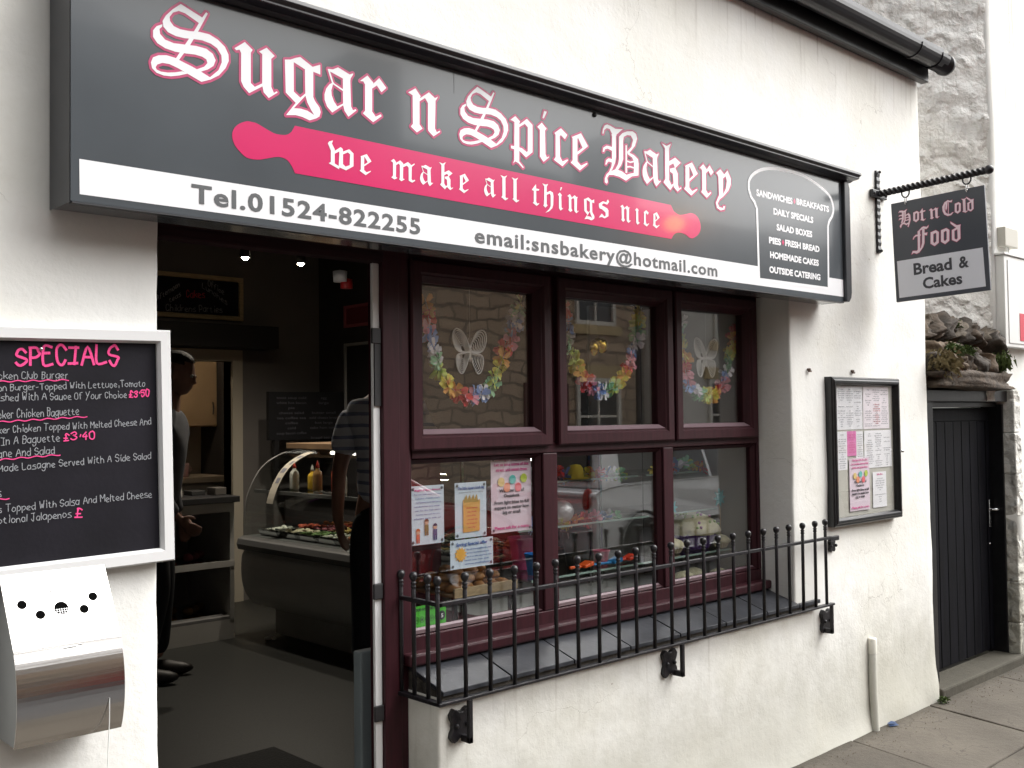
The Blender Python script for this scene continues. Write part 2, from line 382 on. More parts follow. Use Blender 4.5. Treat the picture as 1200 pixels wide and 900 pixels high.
def ribbon(mb, pts, w, fn, lift=0):
    P = [Vector(p[:2]) for p in pts]; P = [p for i, p in enumerate(P) if i == 0 or (p-P[i-1]).length > 1e-6]
    if len(P) < 2: return
    vs = []
    for i, p in enumerate(P):
        t = (P[min(i+1, len(P)-1)]-P[max(i-1, 0)])
        if t.length < 1e-9: t = Vector((1, 0))
        t.normalize(); n = Vector((-t.y, t.x))*w/2
        e = t*(w*0.4 if i == len(P)-1 else -w*0.4 if i == 0 else 0)
        vs += [tuple(p+n+e), tuple(p-n+e)]
    fs = [(2*i, 2*i+1, 2*i+3, 2*i+2) for i in range(len(P)-1)]
    mb.add([fn(u, v, lift) for u, v in vs], fs)
GLYPHS = {
 'S': [[584,1435,429,1299,289,1141,225,1018,242,915,330,835,484,800,653,801,824,829,1012,848,1188,827,1321,770,1410,652,1419,515,1349,346,1171,169,995,43,1186,130,1364,252,1499,421,1566,576,1561,701,1486,837,1337,940,1159,1000,955,998,753,962,568,951,442,979,372,1055,364,1134,428,1231,541,1293,668,1281,811,1222,955,1163,1028,1284],[220,957,110,895,42,798,41,678,123,579,274,521,469,500,695,518,867,539,1011,532,1099,497,1119,433,1055,349,895,259,967,228,1128,311,1246,406,1291,527,1232,638,1100,704,896,710,667,682,441,655,274,682,178,765,165,855,220,915],[0,191,41,294,150,359,302,394,469,384,637,337,808,294,1010,230,1171,169,1156,119,995,43,837,96,694,146,524,203,357,241,218,233,122,179,87,118],[0,191,87,132,109,83,191,62,329,74,468,110,614,161,722,144,552,69,384,16,246,2,108,22,22,90],[1096,1412,1131,1396,932,1001,775,709,547,365,480,371,672,692,854,992,1014,1288]],
 'u': [[0,857,225,1033,396,917,355,851,352,244,439,186,604,290,607,881,538,916,707,1034,889,909,811,833,808,264,866,152,934,201,950,178,749,27,635,119,610,234,313,35,196,135,141,236,144,795,107,855,40,825]],
 'g': [[0,890,208,885,204,277,364,177,253,49,16,220],[0,890,129,920,259,985,360,1026,654,888,670,794,470,794,208,885],[644,883,841,975,840,765,664,792],[470,803,671,865,666,257,711,177,814,72,844,-21,812,-117,688,-114,617,-29,526,113,482,237,476,307],[482,299,482,251,202,-67,192,-112,22,-242,253,58,354,179],[22,-242,202,-67,363,-44,525,-56,688,-114,823,-109,739,-172,574,-246,402,-208,241,-200]],
 'a': [[88,928,215,947,344,1017,635,930,723,973,722,949,667,863,471,803,141,885,103,895],[84,923,135,902,224,667,192,642],[217,675,251,651,469,573,469,533,217,629],[224,676,213,629,169,492,179,386,231,270,316,177,466,271,466,235,187,25,61,127,3,260,0,367,43,502,128,611],[460,809,667,873,649,795,666,247,715,174,781,211,803,191,594,13,497,122,462,243]],
 'r': [[0,849,195,1010,355,879,317,824,311,246,404,149,538,228,564,192,335,17,67,158,124,225,129,800,82,858],[317,830,508,1022,698,842,562,719,442,844,316,749]],
 'n': [[0,870,210,1004,359,854,325,792,318,207,403,126,239,9,67,112,128,182,128,832,64,851],[317,790,599,995,772,899,869,952,792,837,763,192,816,119,901,168,917,144,719,4,567,107,559,154,567,743,481,840,317,728]],
 'p': [[0,841,173,972,328,866,302,801,285,-132,440,-257,406,-284,256,-182,154,-153,71,-220,113,-130,138,816,57,839],[293,776,566,978,761,857,749,170,519,2,521,111,581,173,592,765,493,837,292,715],[10,211,201,219,386,209,593,123,519,2,302,126,8,145]],
 'i': [[253,1294,352,1291,241,1100,185,1105],[0,841,165,979,335,856,278,800,280,200,330,122,405,165,404,134,207,-11,80,106,93,781]],
 'c': [[35,795,282,965,512,834,419,699,278,786,233,753,232,223,318,112,513,197,530,172,316,-13,0,108,67,180,79,757]],
 'e': [[59,810,221,880,266,840,252,204,388,115,623,225,636,195,339,-20,0,132,70,206,81,776],[59,810,407,970,670,672,468,583,288,828,241,756],[670,672,265,383,230,434,468,602]],
 'B': [[1,1107,29,1242,104,1353,202,1395,349,1382,545,1336,836,1383,617,1217,417,1148,298,1291,175,1291,77,1218,50,1122],[368,1156,618,1267,550,1123,537,577,498,406,370,189,231,95,348,283,375,419,391,1094],[0,618,32,738,164,816,409,818,407,703,212,745,99,707,63,636],[99,293,131,412,230,484,402,489,399,390,238,403,178,355,153,308],[680,1146,818,1270,1022,1357,1253,1399,1396,1357,1445,1231,1346,1012,1094,768,983,766,1191,952,1263,1165,1173,1267,1020,1256,881,1182,848,1059,836,560,747,379,593,207,468,178,622,393,665,532],[1074,782,1288,750,1467,662,1489,531,1472,242,1274,195,1294,567,1209,670,1007,737],[942,959,1003,970,994,202,923,202],[977,556,1129,540,1310,596,1309,553,1128,500,976,516],[973,389,1126,420,1305,408,1304,367,1125,379,972,349],[231,108,519,235,768,217,967,148,1121,205,1276,246,1473,283,1471,208,1196,143,938,-15,664,53,416,65,244,38,169,-54,190,-165,141,-215,69,-183,71,-85,147,40]],
 'k': [[0,1290,218,1251,426,1356,327,1200,301,239,52,185,126,283,139,1168],[41,184,137,302,313,276,398,160,579,252,349,-4],[306,820,599,980,850,866,591,670,510,794,302,695],[355,620,591,692,710,528,701,211,755,106,858,163,868,130,684,5,508,113,485,493,353,536]],
 'y': [[34,826,261,989,455,853,391,788,373,233,173,176,154,734,102,818],[378,786,635,1010,798,775,791,589,659,384,402,182,194,54,98,-79,175,-172,359,-184,387,-114,474,-114,433,-219,233,-270,51,-213,0,-74,90,66,187,207,373,233,535,440,586,670,528,809,376,712]],
 'w': [[0,1109,76,1206,273,1286,211,1133,361,900,355,252,621,152,582,29,38,215,151,284,156,801],[345,813,682,1052,804,975,798,291,967,187,1060,234,966,37,567,124,612,845,344,690],[788,855,1145,1033,1377,875,1372,284,966,37,890,175,1162,303,1190,811,1066,876,787,731]],
 'm': [[0,873,184,998,325,872,300,155,401,122,216,27,33,94,134,197,141,808,83,853],[291,812,562,991,746,871,721,150,823,117,618,-2,493,82,536,156,542,757,476,828,290,703],[712,797,1028,985,1241,867,1415,978,1440,940,1257,781,1233,192,1301,134,1431,187,1457,143,1274,27,1061,98,1068,716,967,803,710,681]],
 'l': [[0,1275,256,1227,474,1320,348,1177,330,176,417,112,506,162,505,105,312,-7,32,135,110,202,126,1144]],
 't': [[0,848,299,1170,322,943,552,938,518,856,314,827,303,220,387,135,522,180,532,151,331,5,45,139,121,195,132,801,10,811]],
 'h': [[0,1287,271,1257,447,1314,335,1162,316,211,386,143,220,-3,59,99,114,165,149,1155],[306,829,594,966,813,900,853,711,827,240,740,34,517,-150,214,-282,519,-34,621,135,633,719,563,818,304,705]],
 's': [[18,789,367,978,672,945,736,1089,811,1128,900,1009,730,830,426,871,271,761,288,681,26,606],[28,696,271,728,725,616,833,507,817,340,566,358,296,499,54,537],[585,393,819,443,826,177,497,5,255,65,0,-7,260,258,349,191,481,114,580,167]],
 'H': [[9,1119,120,1292,353,1280,549,1210,841,1328,709,1115,375,1094,112,1164],[347,1184,546,1165,479,415,348,129,197,157,321,445],[580,1172,713,1178,659,317,512,86,394,108,541,339],[21,773,61,882,350,905,342,777,123,805],[0,439,77,606,331,598,324,483,124,494],[676,798,963,937,1116,747,1134,294,1012,-70,895,-357,806,-302,916,-20,964,325,947,683,854,784,669,683],[662,575,994,590,989,514,657,498],[647,333,980,374,975,285,642,256],[121,-308,72,-125,233,105,516,150,706,-1,963,94,954,-46,697,-141,474,3,291,-35,190,-275]],
 'o': [[45,919,215,820,181,277,258,182,256,0,0,194],[45,919,387,1000,575,848,405,764,354,841,212,775],[576,857,533,172,256,0,258,182,375,290,405,773]],
 'C': [[502,1411,212,1280,0,913,8,534,144,195,444,0,758,29,970,251,871,257,703,151,486,174,278,338,202,623,244,991,365,1219],[503,1430,715,1325,922,1359,860,1171,615,1232,494,1293,344,1198],[334,1225,506,1285,414,707,300,491,265,736],[548,1245,597,1235,523,160,480,169]],
 'd': [[0,1351,400,1038,638,1053,603,911,431,811,27,1210],[70,802,225,752,206,235,334,131,335,0,39,172],[69,793,392,917,439,805,223,721],[418,967,605,942,578,171,335,0,312,139,407,223]],
 'F': [[497,1074,782,1315,902,1349,1110,1284,1232,1373,1201,1240,1078,1147,894,1217,676,1126],[499,1101,668,1150,591,-89,447,-265,321,-231,450,-66],[798,1187,964,1213,906,275,796,16,542,-267,489,-203,665,37,747,302],[150,626,203,776,353,890,685,887,679,786,371,793,257,734,203,627],[923,920,1133,915,1085,743,915,796],[0,-328,99,-116,407,-152,622,-122,541,-276,348,-338,163,-243]],
}
# ------------------------------------------------------------------ material library
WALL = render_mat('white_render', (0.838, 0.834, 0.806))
WALL2 = render_mat('white_render_neighbour', (0.81, 0.812, 0.785), zmud_dim=0.2)
RUB = render_mat('limewashed_rubble', (0.84, 0.83, 0.80), rub=True, zmud_dim=0.1)
PVC = mat('maroon_woodgrain', (0.034, 0.0078, 0.0115), 0.45, spec=0.25, nscale=60, namt=0.25, bscale=90, bstr=0.15, bdist=0.002, stretch=(1, 1, 0.12))
PVCD = mat('maroon_board', (0.022, 0.007, 0.009), 0.8, spec=.2, nscale=20, namt=0.3, stretch=(0.2, 1, 3))
BLACK = mat('black_gloss_paint', (0.008, 0.008, 0.009), 0.28, nscale=30, namt=0.4, bscale=60, bstr=0.25, bdist=0.002)
IRON = mat('black_painted_iron', (0.009, 0.008, 0.010), 0.34, nscale=70, namt=0.5, bscale=120, bstr=0.5, bdist=0.002)
GUT = mat('black_plastic', (0.009, 0.007, 0.010), 0.3, nscale=12, namt=0.4)
GREY = mat('grey_sign_vinyl', (0.070, 0.079, 0.088), 0.16, spec=0.42, nscale=2.5, namt=0.10, coat=0.22)
GREYD = mat('dark_grey_aluminium', (0.035, 0.037, 0.042), 0.35, nscale=8, namt=0.2)
VWHITE = mat('white_vinyl', (0.80, 0.80, 0.82), 0.25, nscale=3, namt=0.03)
PINK = mat('magenta_vinyl', (0.58, 0.018, 0.12), 0.2, nscale=3, namt=0.04, coat=0.35)
PINKE = mat('magenta_vinyl_edge', (0.45, 0.035, 0.13), 0.35)
PALEP = mat('pale_pink_vinyl', (0.90, 0.72, 0.78), 0.35)
GTXT = mat('grey_vinyl_text', (0.085, 0.09, 0.095), 0.4)
ALU = mat('white_aluminium', (0.72, 0.72, 0.72), 0.3)
CHALKB = mat('chalkboard', (0.009, 0.008, 0.012), 0.7, spec=.2, nscale=5, namt=0.35, bscale=80, bstr=0.05)
CHALK = mat('grey_chalk', (0.30, 0.31, 0.33), 0.9, nscale=400, namt=0.35)
CHPINK = mat('pink_chalk', (0.85, 0.07, 0.27), 0.9, nscale=500, namt=0.3)
GLASS = glass_mat('window_glass', boost=3.3)
NGLASS = glass_mat('notice_glass', boost=1.0)
CGLASS = glass_mat('cabinet_glass', (0.93, 0.96, 0.95))
SLATE = mat('slate', (0.026, 0.028, 0.034), 0.42, nscale=7, namt=0.3, bscale=14, bstr=0.25, bdist=0.008)
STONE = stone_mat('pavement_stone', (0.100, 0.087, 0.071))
MORTAR = mat('dark_joint', (0.055, 0.048, 0.04), 0.95, nscale=30, namt=0.4, bscale=60, bstr=0.6)
ASPH = mat('asphalt', (0.05, 0.05, 0.052), 0.85, nscale=120, namt=0.5, bscale=150, bstr=0.6, bdist=0.005)
CONC = stone_mat('concrete_step', (0.105, 0.096, 0.075))
WHITEP = mat('white_plastic', (0.72, 0.72, 0.70), 0.35, nscale=5, namt=0.06)
PAPER = mat('paper', (0.86, 0.86, 0.88), 0.6)
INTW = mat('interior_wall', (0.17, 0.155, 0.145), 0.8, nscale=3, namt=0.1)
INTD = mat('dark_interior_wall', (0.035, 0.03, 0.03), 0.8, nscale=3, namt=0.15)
LINO = mat('speckled_dark_floor', (0.028, 0.029, 0.026), 0.5, nscale=160, namt=0.5)
WOODP = mat('pine_trim', (0.55, 0.42, 0.24), 0.55, nscale=12, namt=0.2, stretch=(1, 1, 6))
CREAM = mat('cream_gloss', (0.52, 0.47, 0.38), 0.4)
DARK = mat('black_matt', (0.012, 0.011, 0.012), 0.6)
CABW = mat('cabinet_white', (0.50, 0.49, 0.46), 0.4, nscale=3, namt=0.1)
CABG = mat('cabinet_grey', (0.22, 0.215, 0.21), 0.4, nscale=3, namt=0.1)
CHROME = mat('chrome', (0.7, 0.7, 0.7), 0.12, metal=1)
FZ = lambda y: (lambda u, w, d=0: (u, y-d, w))          # facade plane: lettering proud towards -y
# ------------------------------------------------------------------ ground
m = MB(); m.box(-60, 90, -60, 60, -0.5, -0.115); struct(m.build('road', ASPH))
pv = MB().box(-14, 60, -1.75, 14, -0.3, -0.03).build('pavement', MORTAR); struct(pv)
rng = random.Random(3)
xj = [-1.4, -0.4, 0.55, 1.4, 2.3, 3.05, 3.78, 4.62, 5.45, 6.32, 7.2, 8.1, 9.0]
for r, (ya, yb, sh, sk) in enumerate(((0.16, -0.62, 0, -0.18), (-0.632, -1.2, 0.42, -0.1), (-1.212, -1.60, 0.15, 0.0))):
    for i in range(len(xj)-1):
        a, b = xj[i]+sh+0.003, xj[i+1]+sh-0.003
        z = rng.uniform(-0.004, 0.003); n = 7; vs = []; fs = []
        poly = []
        def edge(p, q, k=6):
            for t in range(k):
                f = t/k; u = p[0]+(q[0]-p[0])*f; v = p[1]+(q[1]-p[1])*f
                poly.append((u+rng.uniform(-.004, .004), v+rng.uniform(-.004, .004)))
        A, B, Cq, D = (a, ya), (b, ya), (b+sk*(1 if r == 0 else 0), yb), (a+sk*(1 if r == 0 else 0), yb)
        edge(A, B); edge(B, Cq); edge(Cq, D); edge(D, A)
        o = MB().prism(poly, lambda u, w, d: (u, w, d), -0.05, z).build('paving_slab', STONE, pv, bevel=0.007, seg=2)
k = MB()
for i in range(40):
    x = -10+i*0.92
    MB().box(x, x+0.91, -1.75, -1.613, -0.35, 0.0).build('kerb_stone', STONE, pv, bevel=0.012)
# ------------------------------------------------------------------ bakery building
bk = thing('bakery_building', 'white rendered bakery with maroon framed shopfront window and open doorway', 'building', (2.6, 0, 0))
def hole(x, z): return (1.157 < x < 4.14 and (z > 0.685 or x < 2.07) and z < 2.19)
def cols(a, b, step): n = max(1, round((b-a)/step)); return [a+(b-a)*i/n for i in range(n)]
XS = cols(-2.4, 1.157, .06)+cols(1.157, 2.07, .06)+cols(2.07, 4.14, .06)+cols(4.14, 5.50, .05)+[5.50]
ZS = cols(-.12, .685, .05)+cols(.685, 2.19, .06)+cols(2.19, 3.44, .08)+[3.44]
def wy(x, z):
    p = Vector((x*1.1, 0, z*1.1)); d = 0.011*noise.noise(p)+0.0035*noise.noise(p*5)+0.0015*noise.noise(p*16)
    foot = max(0, 0.22-z)*0.085*(1+noise.noise(Vector((x*4, 3, z*5))))      # the render bellies out at the foot
    return d-foot
def wp(x, z, back=0.0):
    ex = 0
    if x > 5.495: ex = -0.028*(z/3.4) + 0.014*noise.noise(Vector((5, z*3.1, 0)))+0.018
    if abs(x-1.157) < 1e-4 and 0 < z < 2.19: ex = 0.006*noise.noise(Vector((2, z*4.1, 0)))+0.004*noise.noise(Vector((2, z*17, 0)))
    if abs(x-4.14) < 1e-4 and 0 < z < 2.19: ex = 0.006*noise.noise(Vector((9, z*3.1, 0)))+0.003*noise.noise(Vector((9, z*15, 0)))
    return (x+ex, wy(x, z)+back, z)
w = MB(); idx = {}
def vid(i, j, b=0):
    if (i, j, b) not in idx:
        x, z = XS[i], ZS[j]; p = list(wp(x, z))
        if b: p = [p[0], (b if x < 5.49 else 3.0), p[2]]
        idx[(i, j, b)] = len(w.v); w.v.append(tuple(p))
    return idx[(i, j, b)]
NX, NZ = len(XS)-1, len(ZS)-1
solid = [[not hole((XS[i]+XS[i+1])/2, (ZS[j]+ZS[j+1])/2) for j in range(NZ)] for i in range(NX)]
BK = 0.2
for i in range(NX):
    for j in range(NZ):
        if not solid[i][j]: continue
        w.f.append((vid(i, j), vid(i+1, j), vid(i+1, j+1), vid(i, j+1))); w.sm.append(True)
        for (di, dj, e) in ((1, 0, ((i+1, j), (i+1, j+1))), (-1, 0, ((i, j+1), (i, j))), (0, 1, ((i+1, j+1), (i, j+1))), (0, -1, ((i, j), (i+1, j)))):
            a, b = i+di, j+dj
            if (0 <= a < NX and 0 <= b < NZ and not solid[a][b]) or a == NX:
                (p, q), (r_, s_) = e
                w.f.append((vid(p, q), vid(r_, s_), vid(r_, s_, BK), vid(p, q, BK))); w.sm.append(True)
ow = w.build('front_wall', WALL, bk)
bvl = ow.modifiers.new('b', 'BEVEL'); bvl.width = 0.010; bvl.segments = 3; bvl.limit_method = 'ANGLE'; bvl.angle_limit = radians(50)
# interior shell (walls are parts of the building, the floor belongs to the setting)
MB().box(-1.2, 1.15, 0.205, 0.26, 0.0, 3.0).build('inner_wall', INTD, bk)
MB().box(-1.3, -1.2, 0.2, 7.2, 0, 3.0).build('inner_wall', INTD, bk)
m = MB(); m.box(-1.2, 3.50, 5.0, 5.12, 0, 2.95); m.box(4.03, 4.856, 5.0, 5.12, 0, 2.95); m.box(3.50, 4.03, 5.0, 5.12, 2.03, 2.95)
m.build('inner_wall', INTW, bk)
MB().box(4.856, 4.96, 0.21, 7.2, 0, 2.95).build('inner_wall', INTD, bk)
MB().box(-1.3, 4.96, 7.2, 7.3, 0, 2.95).build('inner_wall', INTW, bk)
MB().box(-1.3, 5.0, 0.2, 7.3, 2.95, 3.05).build('ceiling', mat('ceiling_paint', (0.24, 0.22, 0.20), 0.8), bk)
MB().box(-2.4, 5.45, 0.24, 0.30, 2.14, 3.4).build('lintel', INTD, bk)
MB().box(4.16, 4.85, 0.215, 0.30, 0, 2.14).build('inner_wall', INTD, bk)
struct(MB().box(-1.3, 4.95, 0.19, 7.2, -0.02, 0.12).build('shop_floor', LINO))
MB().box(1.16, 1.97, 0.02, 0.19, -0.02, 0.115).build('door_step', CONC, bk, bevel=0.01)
MB().box(3.1, 4.30, 4.72, 4.99, 2.125, 2.30).build('pelmet', DARK, bk)
# roof, gutter
m = MB(); m.add([(-3, -0.16, 3.50), (5.46, -0.16, 3.50), (5.46, 3.4, 5.4), (-3, 3.4, 5.4), (-3, -0.16, 3.44), (5.46, -0.16, 3.44), (5.46, 3.4, 5.32), (-3, 3.4, 5.32)],
          [(0,1,2,3),(7,6,5,4),(0,4,5,1),(1,5,6,2),(2,6,7,3),(3,7,4,0)])
m.build('roof', SLATE, bk)
MB().add([(5.49, 0, 3.43), (5.49, 3.0, 3.43), (5.49, 3.0, 5.1)], [(0,1,2)]).build('gable_wall', WALL, bk)
MB().box(-2.4, 5.50, -0.055, -0.012, 3.352, 3.475).build('fascia_board', BLACK, bk, bevel=0.004)
g = MB(); GX = [(-2.4, 5.735)]
prof = [(0.058*cos(a), 0.058*sin(a)) for a in [pi+pi*i/10 for i in range(11)]]
def gut(x0, x1, r, m):
    pr = [(r*cos(pi+pi*i/12), r*sin(pi+pi*i/12)) for i in range(13)]; pi_ = [(u*0.93, v*0.93) for u, v in pr][::-1]
    m.prism(pr+pi_, lambda u, v, d: (d, -0.118+u, 3.462+v), x0, x1)
gm = MB(); gut(-2.4, 5.50, 0.062, gm); go = gm.build('gutter', GUT, bk)
gm = MB(); gut(3.985, 4.045, 0.0665, gm); gm.build('gutter_joint', GUT, go)
gm = MB(); gut(5.16, 5.20, 0.0665, gm); gm.build('gutter_joint', GUT, go)
gm = MB(); gut(5.40, 5.45, 0.0665, gm); gm.lathe((0, -0.118, 3.445), [(0.001, 5.40), (0.052, 5.40), (0.052, 5.545), (0.056, 5.545), (0.056, 5.572), (0.001, 5.574)], 20, 'x')
gm.build('gutter_outlet', GUT, go)
# ------------------------------------------------------------------ shopfront frame
fr = MB().box(2.087, 4.139, 0.172, 0.232, 0.775, 0.842).build('window_frame', PVC, bk, bevel=0.004)
def fbox(*a, mt=PVC, name='frame_bar', bev=0.004): return MB().box(*a).build(name, mt, fr, bevel=bev)
fbox(2.087, 2.104, 0.172, 0.232, 0.842, 2.14)
fbox(4.116, 4.139, 0.172, 0.232, 0.842, 2.14)
fbox(2.104, 4.116, 0.172, 0.232, 2.063, 2.14)
fbox(2.104, 4.116, 0.170, 0.232, 1.424, 1.462)
for xa, xb in ((2.718, 2.793), (3.428, 3.493)):
    fbox(xa, xb, 0.171, 0.232, 0.842, 1.424); fbox(xa+.012, xb-.006, 0.171, 0.232, 1.462, 2.063)
MB().box(2.05, 4.139, 0.118, 0.171, 0.758, 0.797).build('cill', PVC, fr, bevel=0.008)
BEAD = mat('pale_bead_highlight', (0.15, 0.095, 0.11), 0.5)  # paler colour paints the highlight on the upward-facing bottom beads
for xa, xb in ((2.104, 2.718), (2.793, 3.428), (3.493, 4.116)):
    MB().ring(xa, xb, 0.842, 1.424, [(0, 0.186), (0.004, 0.180), (0.018, 0.197), (0.018, 0.215), (0, 0.215)]).build('glazing_bead', PVC, fr)
    MB().add([(xa+.003, 0.1825, 0.846), (xb-.003, 0.1825, 0.846), (xb-.018, 0.1975, 0.862), (xa+.018, 0.1975, 0.862)], [(0,1,2,3)]).build('bead_face', BEAD, fr)
    MB().box(xa+.006, xb-.006, 0.203, 0.207, 0.848, 1.418).build('glass_pane', GLASS, fr)
for xa, xb in ((2.091, 2.751), (2.784, 3.480), (3.496, 4.100)):
    s_ = MB().ring(xa, xb, 1.452, 2.086, [(0, 0.1705), (0, 0.152), (0.006, 0.147), (0.040, 0.147), (0.047, 0.156), (0.051, 0.156), (0.070, 0.183), (0.070, 0.215), (0.03, 0.215)]).build('opening_sash', PVC, fr)
    MB().add([(xa+.053, 0.1577, 1.5055), (xb-.053, 0.1577, 1.5055), (xb-.069, 0.1805, 1.5215), (xa+.069, 0.1805, 1.5215)], [(0,1,2,3)]).build('bead_face', BEAD, fr)
    MB().box(xa+.06, xb-.06, 0.195, 0.199, 1.512, 2.026).build('glass_pane', GLASS, fr)
# post, header, door frame
pm = MB(); pm.box(1.975, 2.042, 0.150, 0.232, 0.0, 2.14); pm.box(2.0435, 2.086, 0.157, 0.232, 0.0, 2.14); pm.build('door_post', PVC, bk, bevel=0.003)
hd = MB(); hd.box(1.16, 4.139, 0.150, 0.232, 2.141, 2.188); hd.box(1.16, 1.9745, 0.140, 0.2, 2.062, 2.140); hd.box(1.16, 1.974, 0.128, 0.139, 2.095, 2.14)
hd.box(2.087, 4.139, 0.110, 0.1695, 2.100, 2.1405)
hd.build('header_board', PVCD, bk, bevel=0.004)
df = MB().box(1.947, 1.9735, 0.165, 0.178, 0.12, 2.06).build('door_frame', ALU, bk, bevel=0.002)
for z in (1.80, 0.985, 0.60, 0.20):
    MB().box(1.938, 1.9735, 0.155, 0.1645, z, z+0.05).build('hinge', DARK, df, bevel=0.003)
MB().box(1.949, 1.9735, 0.158, 0.1645, 1.60, 1.80).build('closer_arm', DARK, df)
MB().box(1.985, 2.30, 0.30, 0.345, 0.12, 0.79).build('kick_panel', mat('blue_grey_panel', (0.20, 0.235, 0.25), 0.5, nscale=4, namt=0.08), bk, bevel=0.006)
mt_ = MB().box(1.3, 2.36, 0.9, 1.50, 0.121, 0.135).build('door_mat', mat('ribbed_rubber', (0.01, 0.01, 0.01), 0.8, bscale=90, bstr=0.6)); tag(mt_, 'black ribbed door mat on the shop floor inside the doorway', 'mat')
# slate window sill: tiles on a mortar bed
sl_ = MB().add([(2.072, -0.012, 0.66), (4.30, -0.012, 0.66), (4.30, -0.012, 0.690), (2.072, -0.012, 0.690), (2.072, 0.171, 0.66), (4.138, 0.171, 0.66), (4.138, 0.171, 0.748), (2.072, 0.171, 0.748), (4.138, 0.0, 0.66), (4.138, 0.0, 0.693)],
    [(0,1,2,3),(3,2,9,6,7),(0,3,7,4),(4,7,6,5)]).build('window_sill', MORTAR, bk)
xs_ = [2.066, 2.36, 2.665, 2.97, 3.27, 3.575, 3.88, 4.138]
for i in range(7):
    a, b = xs_[i]+.003, xs_[i+1]-.003; dz = rng.uniform(-.001, .0015)
    MB().add([(a, -0.024, 0.688+dz), (b, -0.024, 0.688+dz), (b, 0.1705, 0.750+dz), (a, 0.1705, 0.750+dz), (a, -0.024, 0.703+dz), (b, -0.024, 0.703+dz), (b, 0.1705, 0.764+dz), (a, 0.1705, 0.764+dz)],
        [(3,2,1,0),(4,5,6,7),(0,1,5,4),(1,2,6,5),(2,3,7,6),(3,0,4,7)]).build('slate_tile', SLATE, sl_, bevel=0.002)
MB().box(4.141, 4.315, -0.024, -0.004, 0.686, 0.703).build('slate_tile', SLATE, sl_, bevel=0.002)
# small wall fixings, rust spots
sp = MB()
for x, z in ((4.283, 1.762), (4.684, 1.763), (1.02, 0.60)):
    sp.lathe((x, 0, z), [(0.001, -0.016), (0.006, -0.016), (0.006, 0.0)], 8, 'y'); sp.box(x-.004, x+.016, -0.014, -0.006, z-.012, z-.004)
sp.build('wall_fixing', mat('rusty_steel', (0.12, 0.08, 0.06), 0.7), bk)
RUST = mat('rust_stain', (0.33, 0.17, 0.06), 0.9)
for x, z, r in ((2.0713, 0.615, .006), ): pass

gr = MB(); rg = random.Random(21)
for i in range(520):
    x = rg.uniform(3.3, 6.9); y = -0.03-abs(rg.gauss(0, .10)) if rg.random() < .8 else rg.uniform(-1.2, -.05)
    if x < 5.5: y -= .02
    r = rg.uniform(.0012, .0045)
    gr.add([(x-r, y, .003), (x+r*.6, y-r, .003), (x+r, y+r, .003), (x, y, .003+r*1.3)], [(0,1,3),(1,2,3),(2,0,3),(0,2,1)])
go_ = gr.build('grit', mat('grit', (.16, .13, .10), .9)); go_['kind'] = 'stuff'
# ------------------------------------------------------------------ main shop sign
SY = -0.142
sg = thing('shop_sign', 'long grey fascia sign reading Sugar n Spice Bakery above the shopfront', 'sign', (2.65, SY, 2.07))
bx_ = MB(); bx_.box(0.885, 4.372, SY, -0.014, 2.069, 2.628); bx_.build('sign_panel', GREY, sg)
MB().box(0.8835, 0.885, SY+.004, -0.012, 2.066, 2.70).build('end_plate', GREYD, sg)
tr = MB(); tr.prism([(0.0, 2.700), (-0.205, 2.668), (-0.207, 2.655), (-0.196, 2.648), (-0.196, 2.640), (-0.165, 2.636), (-0.150, 2.629), (0.0, 2.629)], lambda u, v, d: (d, u, v), 0.875, 4.445)
tr.build('top_trim', mat('black_trim', (0.016, 0.014, 0.019), 0.3, nscale=5, namt=0.3), sg, bevel=0.002)
tr = MB(); pr = [(4.374, 2.072), (4.374, 2.628), (4.412, 2.628), (4.424, 2.600), (4.424, 2.115), (4.418, 2.090), (4.400, 2.070)]
tr.prism([(u, v) for u, v in pr], lambda u, v, d: (u, d, v), -0.158, -0.012); tr.build('end_trim', GREYD, sg, bevel=0.004)
MB().box(0.888, 4.372, SY-.002, SY+.02, 2.064, 2.068).build('bottom_lip', GREYD, sg)
MB().box(2.0385, 2.0395, SY-.0005, SY, 2.555, 2.628).build('panel_joint', DARK, sg)
sc_ = MB()
for x, z in ((2.68, 2.612),): sc_.lathe((x, 0, z), [(0.001, SY-.006), (0.008, SY-.005), (0.008, SY)], 10, 'y')
sc_.build('screw_cap', DARK, sg)
# loaf outline with curved top
def loaf(k=0.0):
    pts = [(3.613,2.485),(3.618,2.525),(3.658,2.562),(3.73,2.592),(3.83,2.609),(3.94,2.615),(4.05,2.611),(4.18,2.585),(4.265,2.553),(4.297,2.515),(4.302,2.479),(4.286,2.448)]
    cu = catmull(pts, 4); rest = [(4.262,2.425),(4.252,2.405),(4.245,2.13),(4.236,2.114),(3.69,2.110),(3.676,2.122),(3.67,2.41),(3.655,2.432),(3.628,2.453)]
    P = cu+rest; c = (3.957, 2.36)
    if not k: return P
    out_ = []
    n = len(P)
    for i in range(n):
        a, b = Vector(P[i-1]), Vector(P[(i+1) % n]); t = (b-a).normalized(); nn = Vector((-t.y, t.x))
        if nn.dot(Vector(c)-Vector(P[i])) < 0: nn = -nn
        out_.append((P[i][0]+nn.x*k, P[i][1]+nn.y*k))
    return out_
f1 = FZ(SY-0.0008)
MB().flat(([(0.905,2.086),(4.371,2.093),(4.371,2.172),(0.904,2.168)], [(0,1,2,3)]), f1).build('white_band', VWHITE, sg)
lo, li = loaf(), loaf(0.0135)
MB().add([f1(u, v, .0006) for u, v in lo]+[f1(u, v, .0006) for u, v in li], [(i, (i+1) % len(lo), len(lo)+(i+1) % len(lo), len(lo)+i) for i in range(len(lo))]).build('loaf_outline', VWHITE, sg)
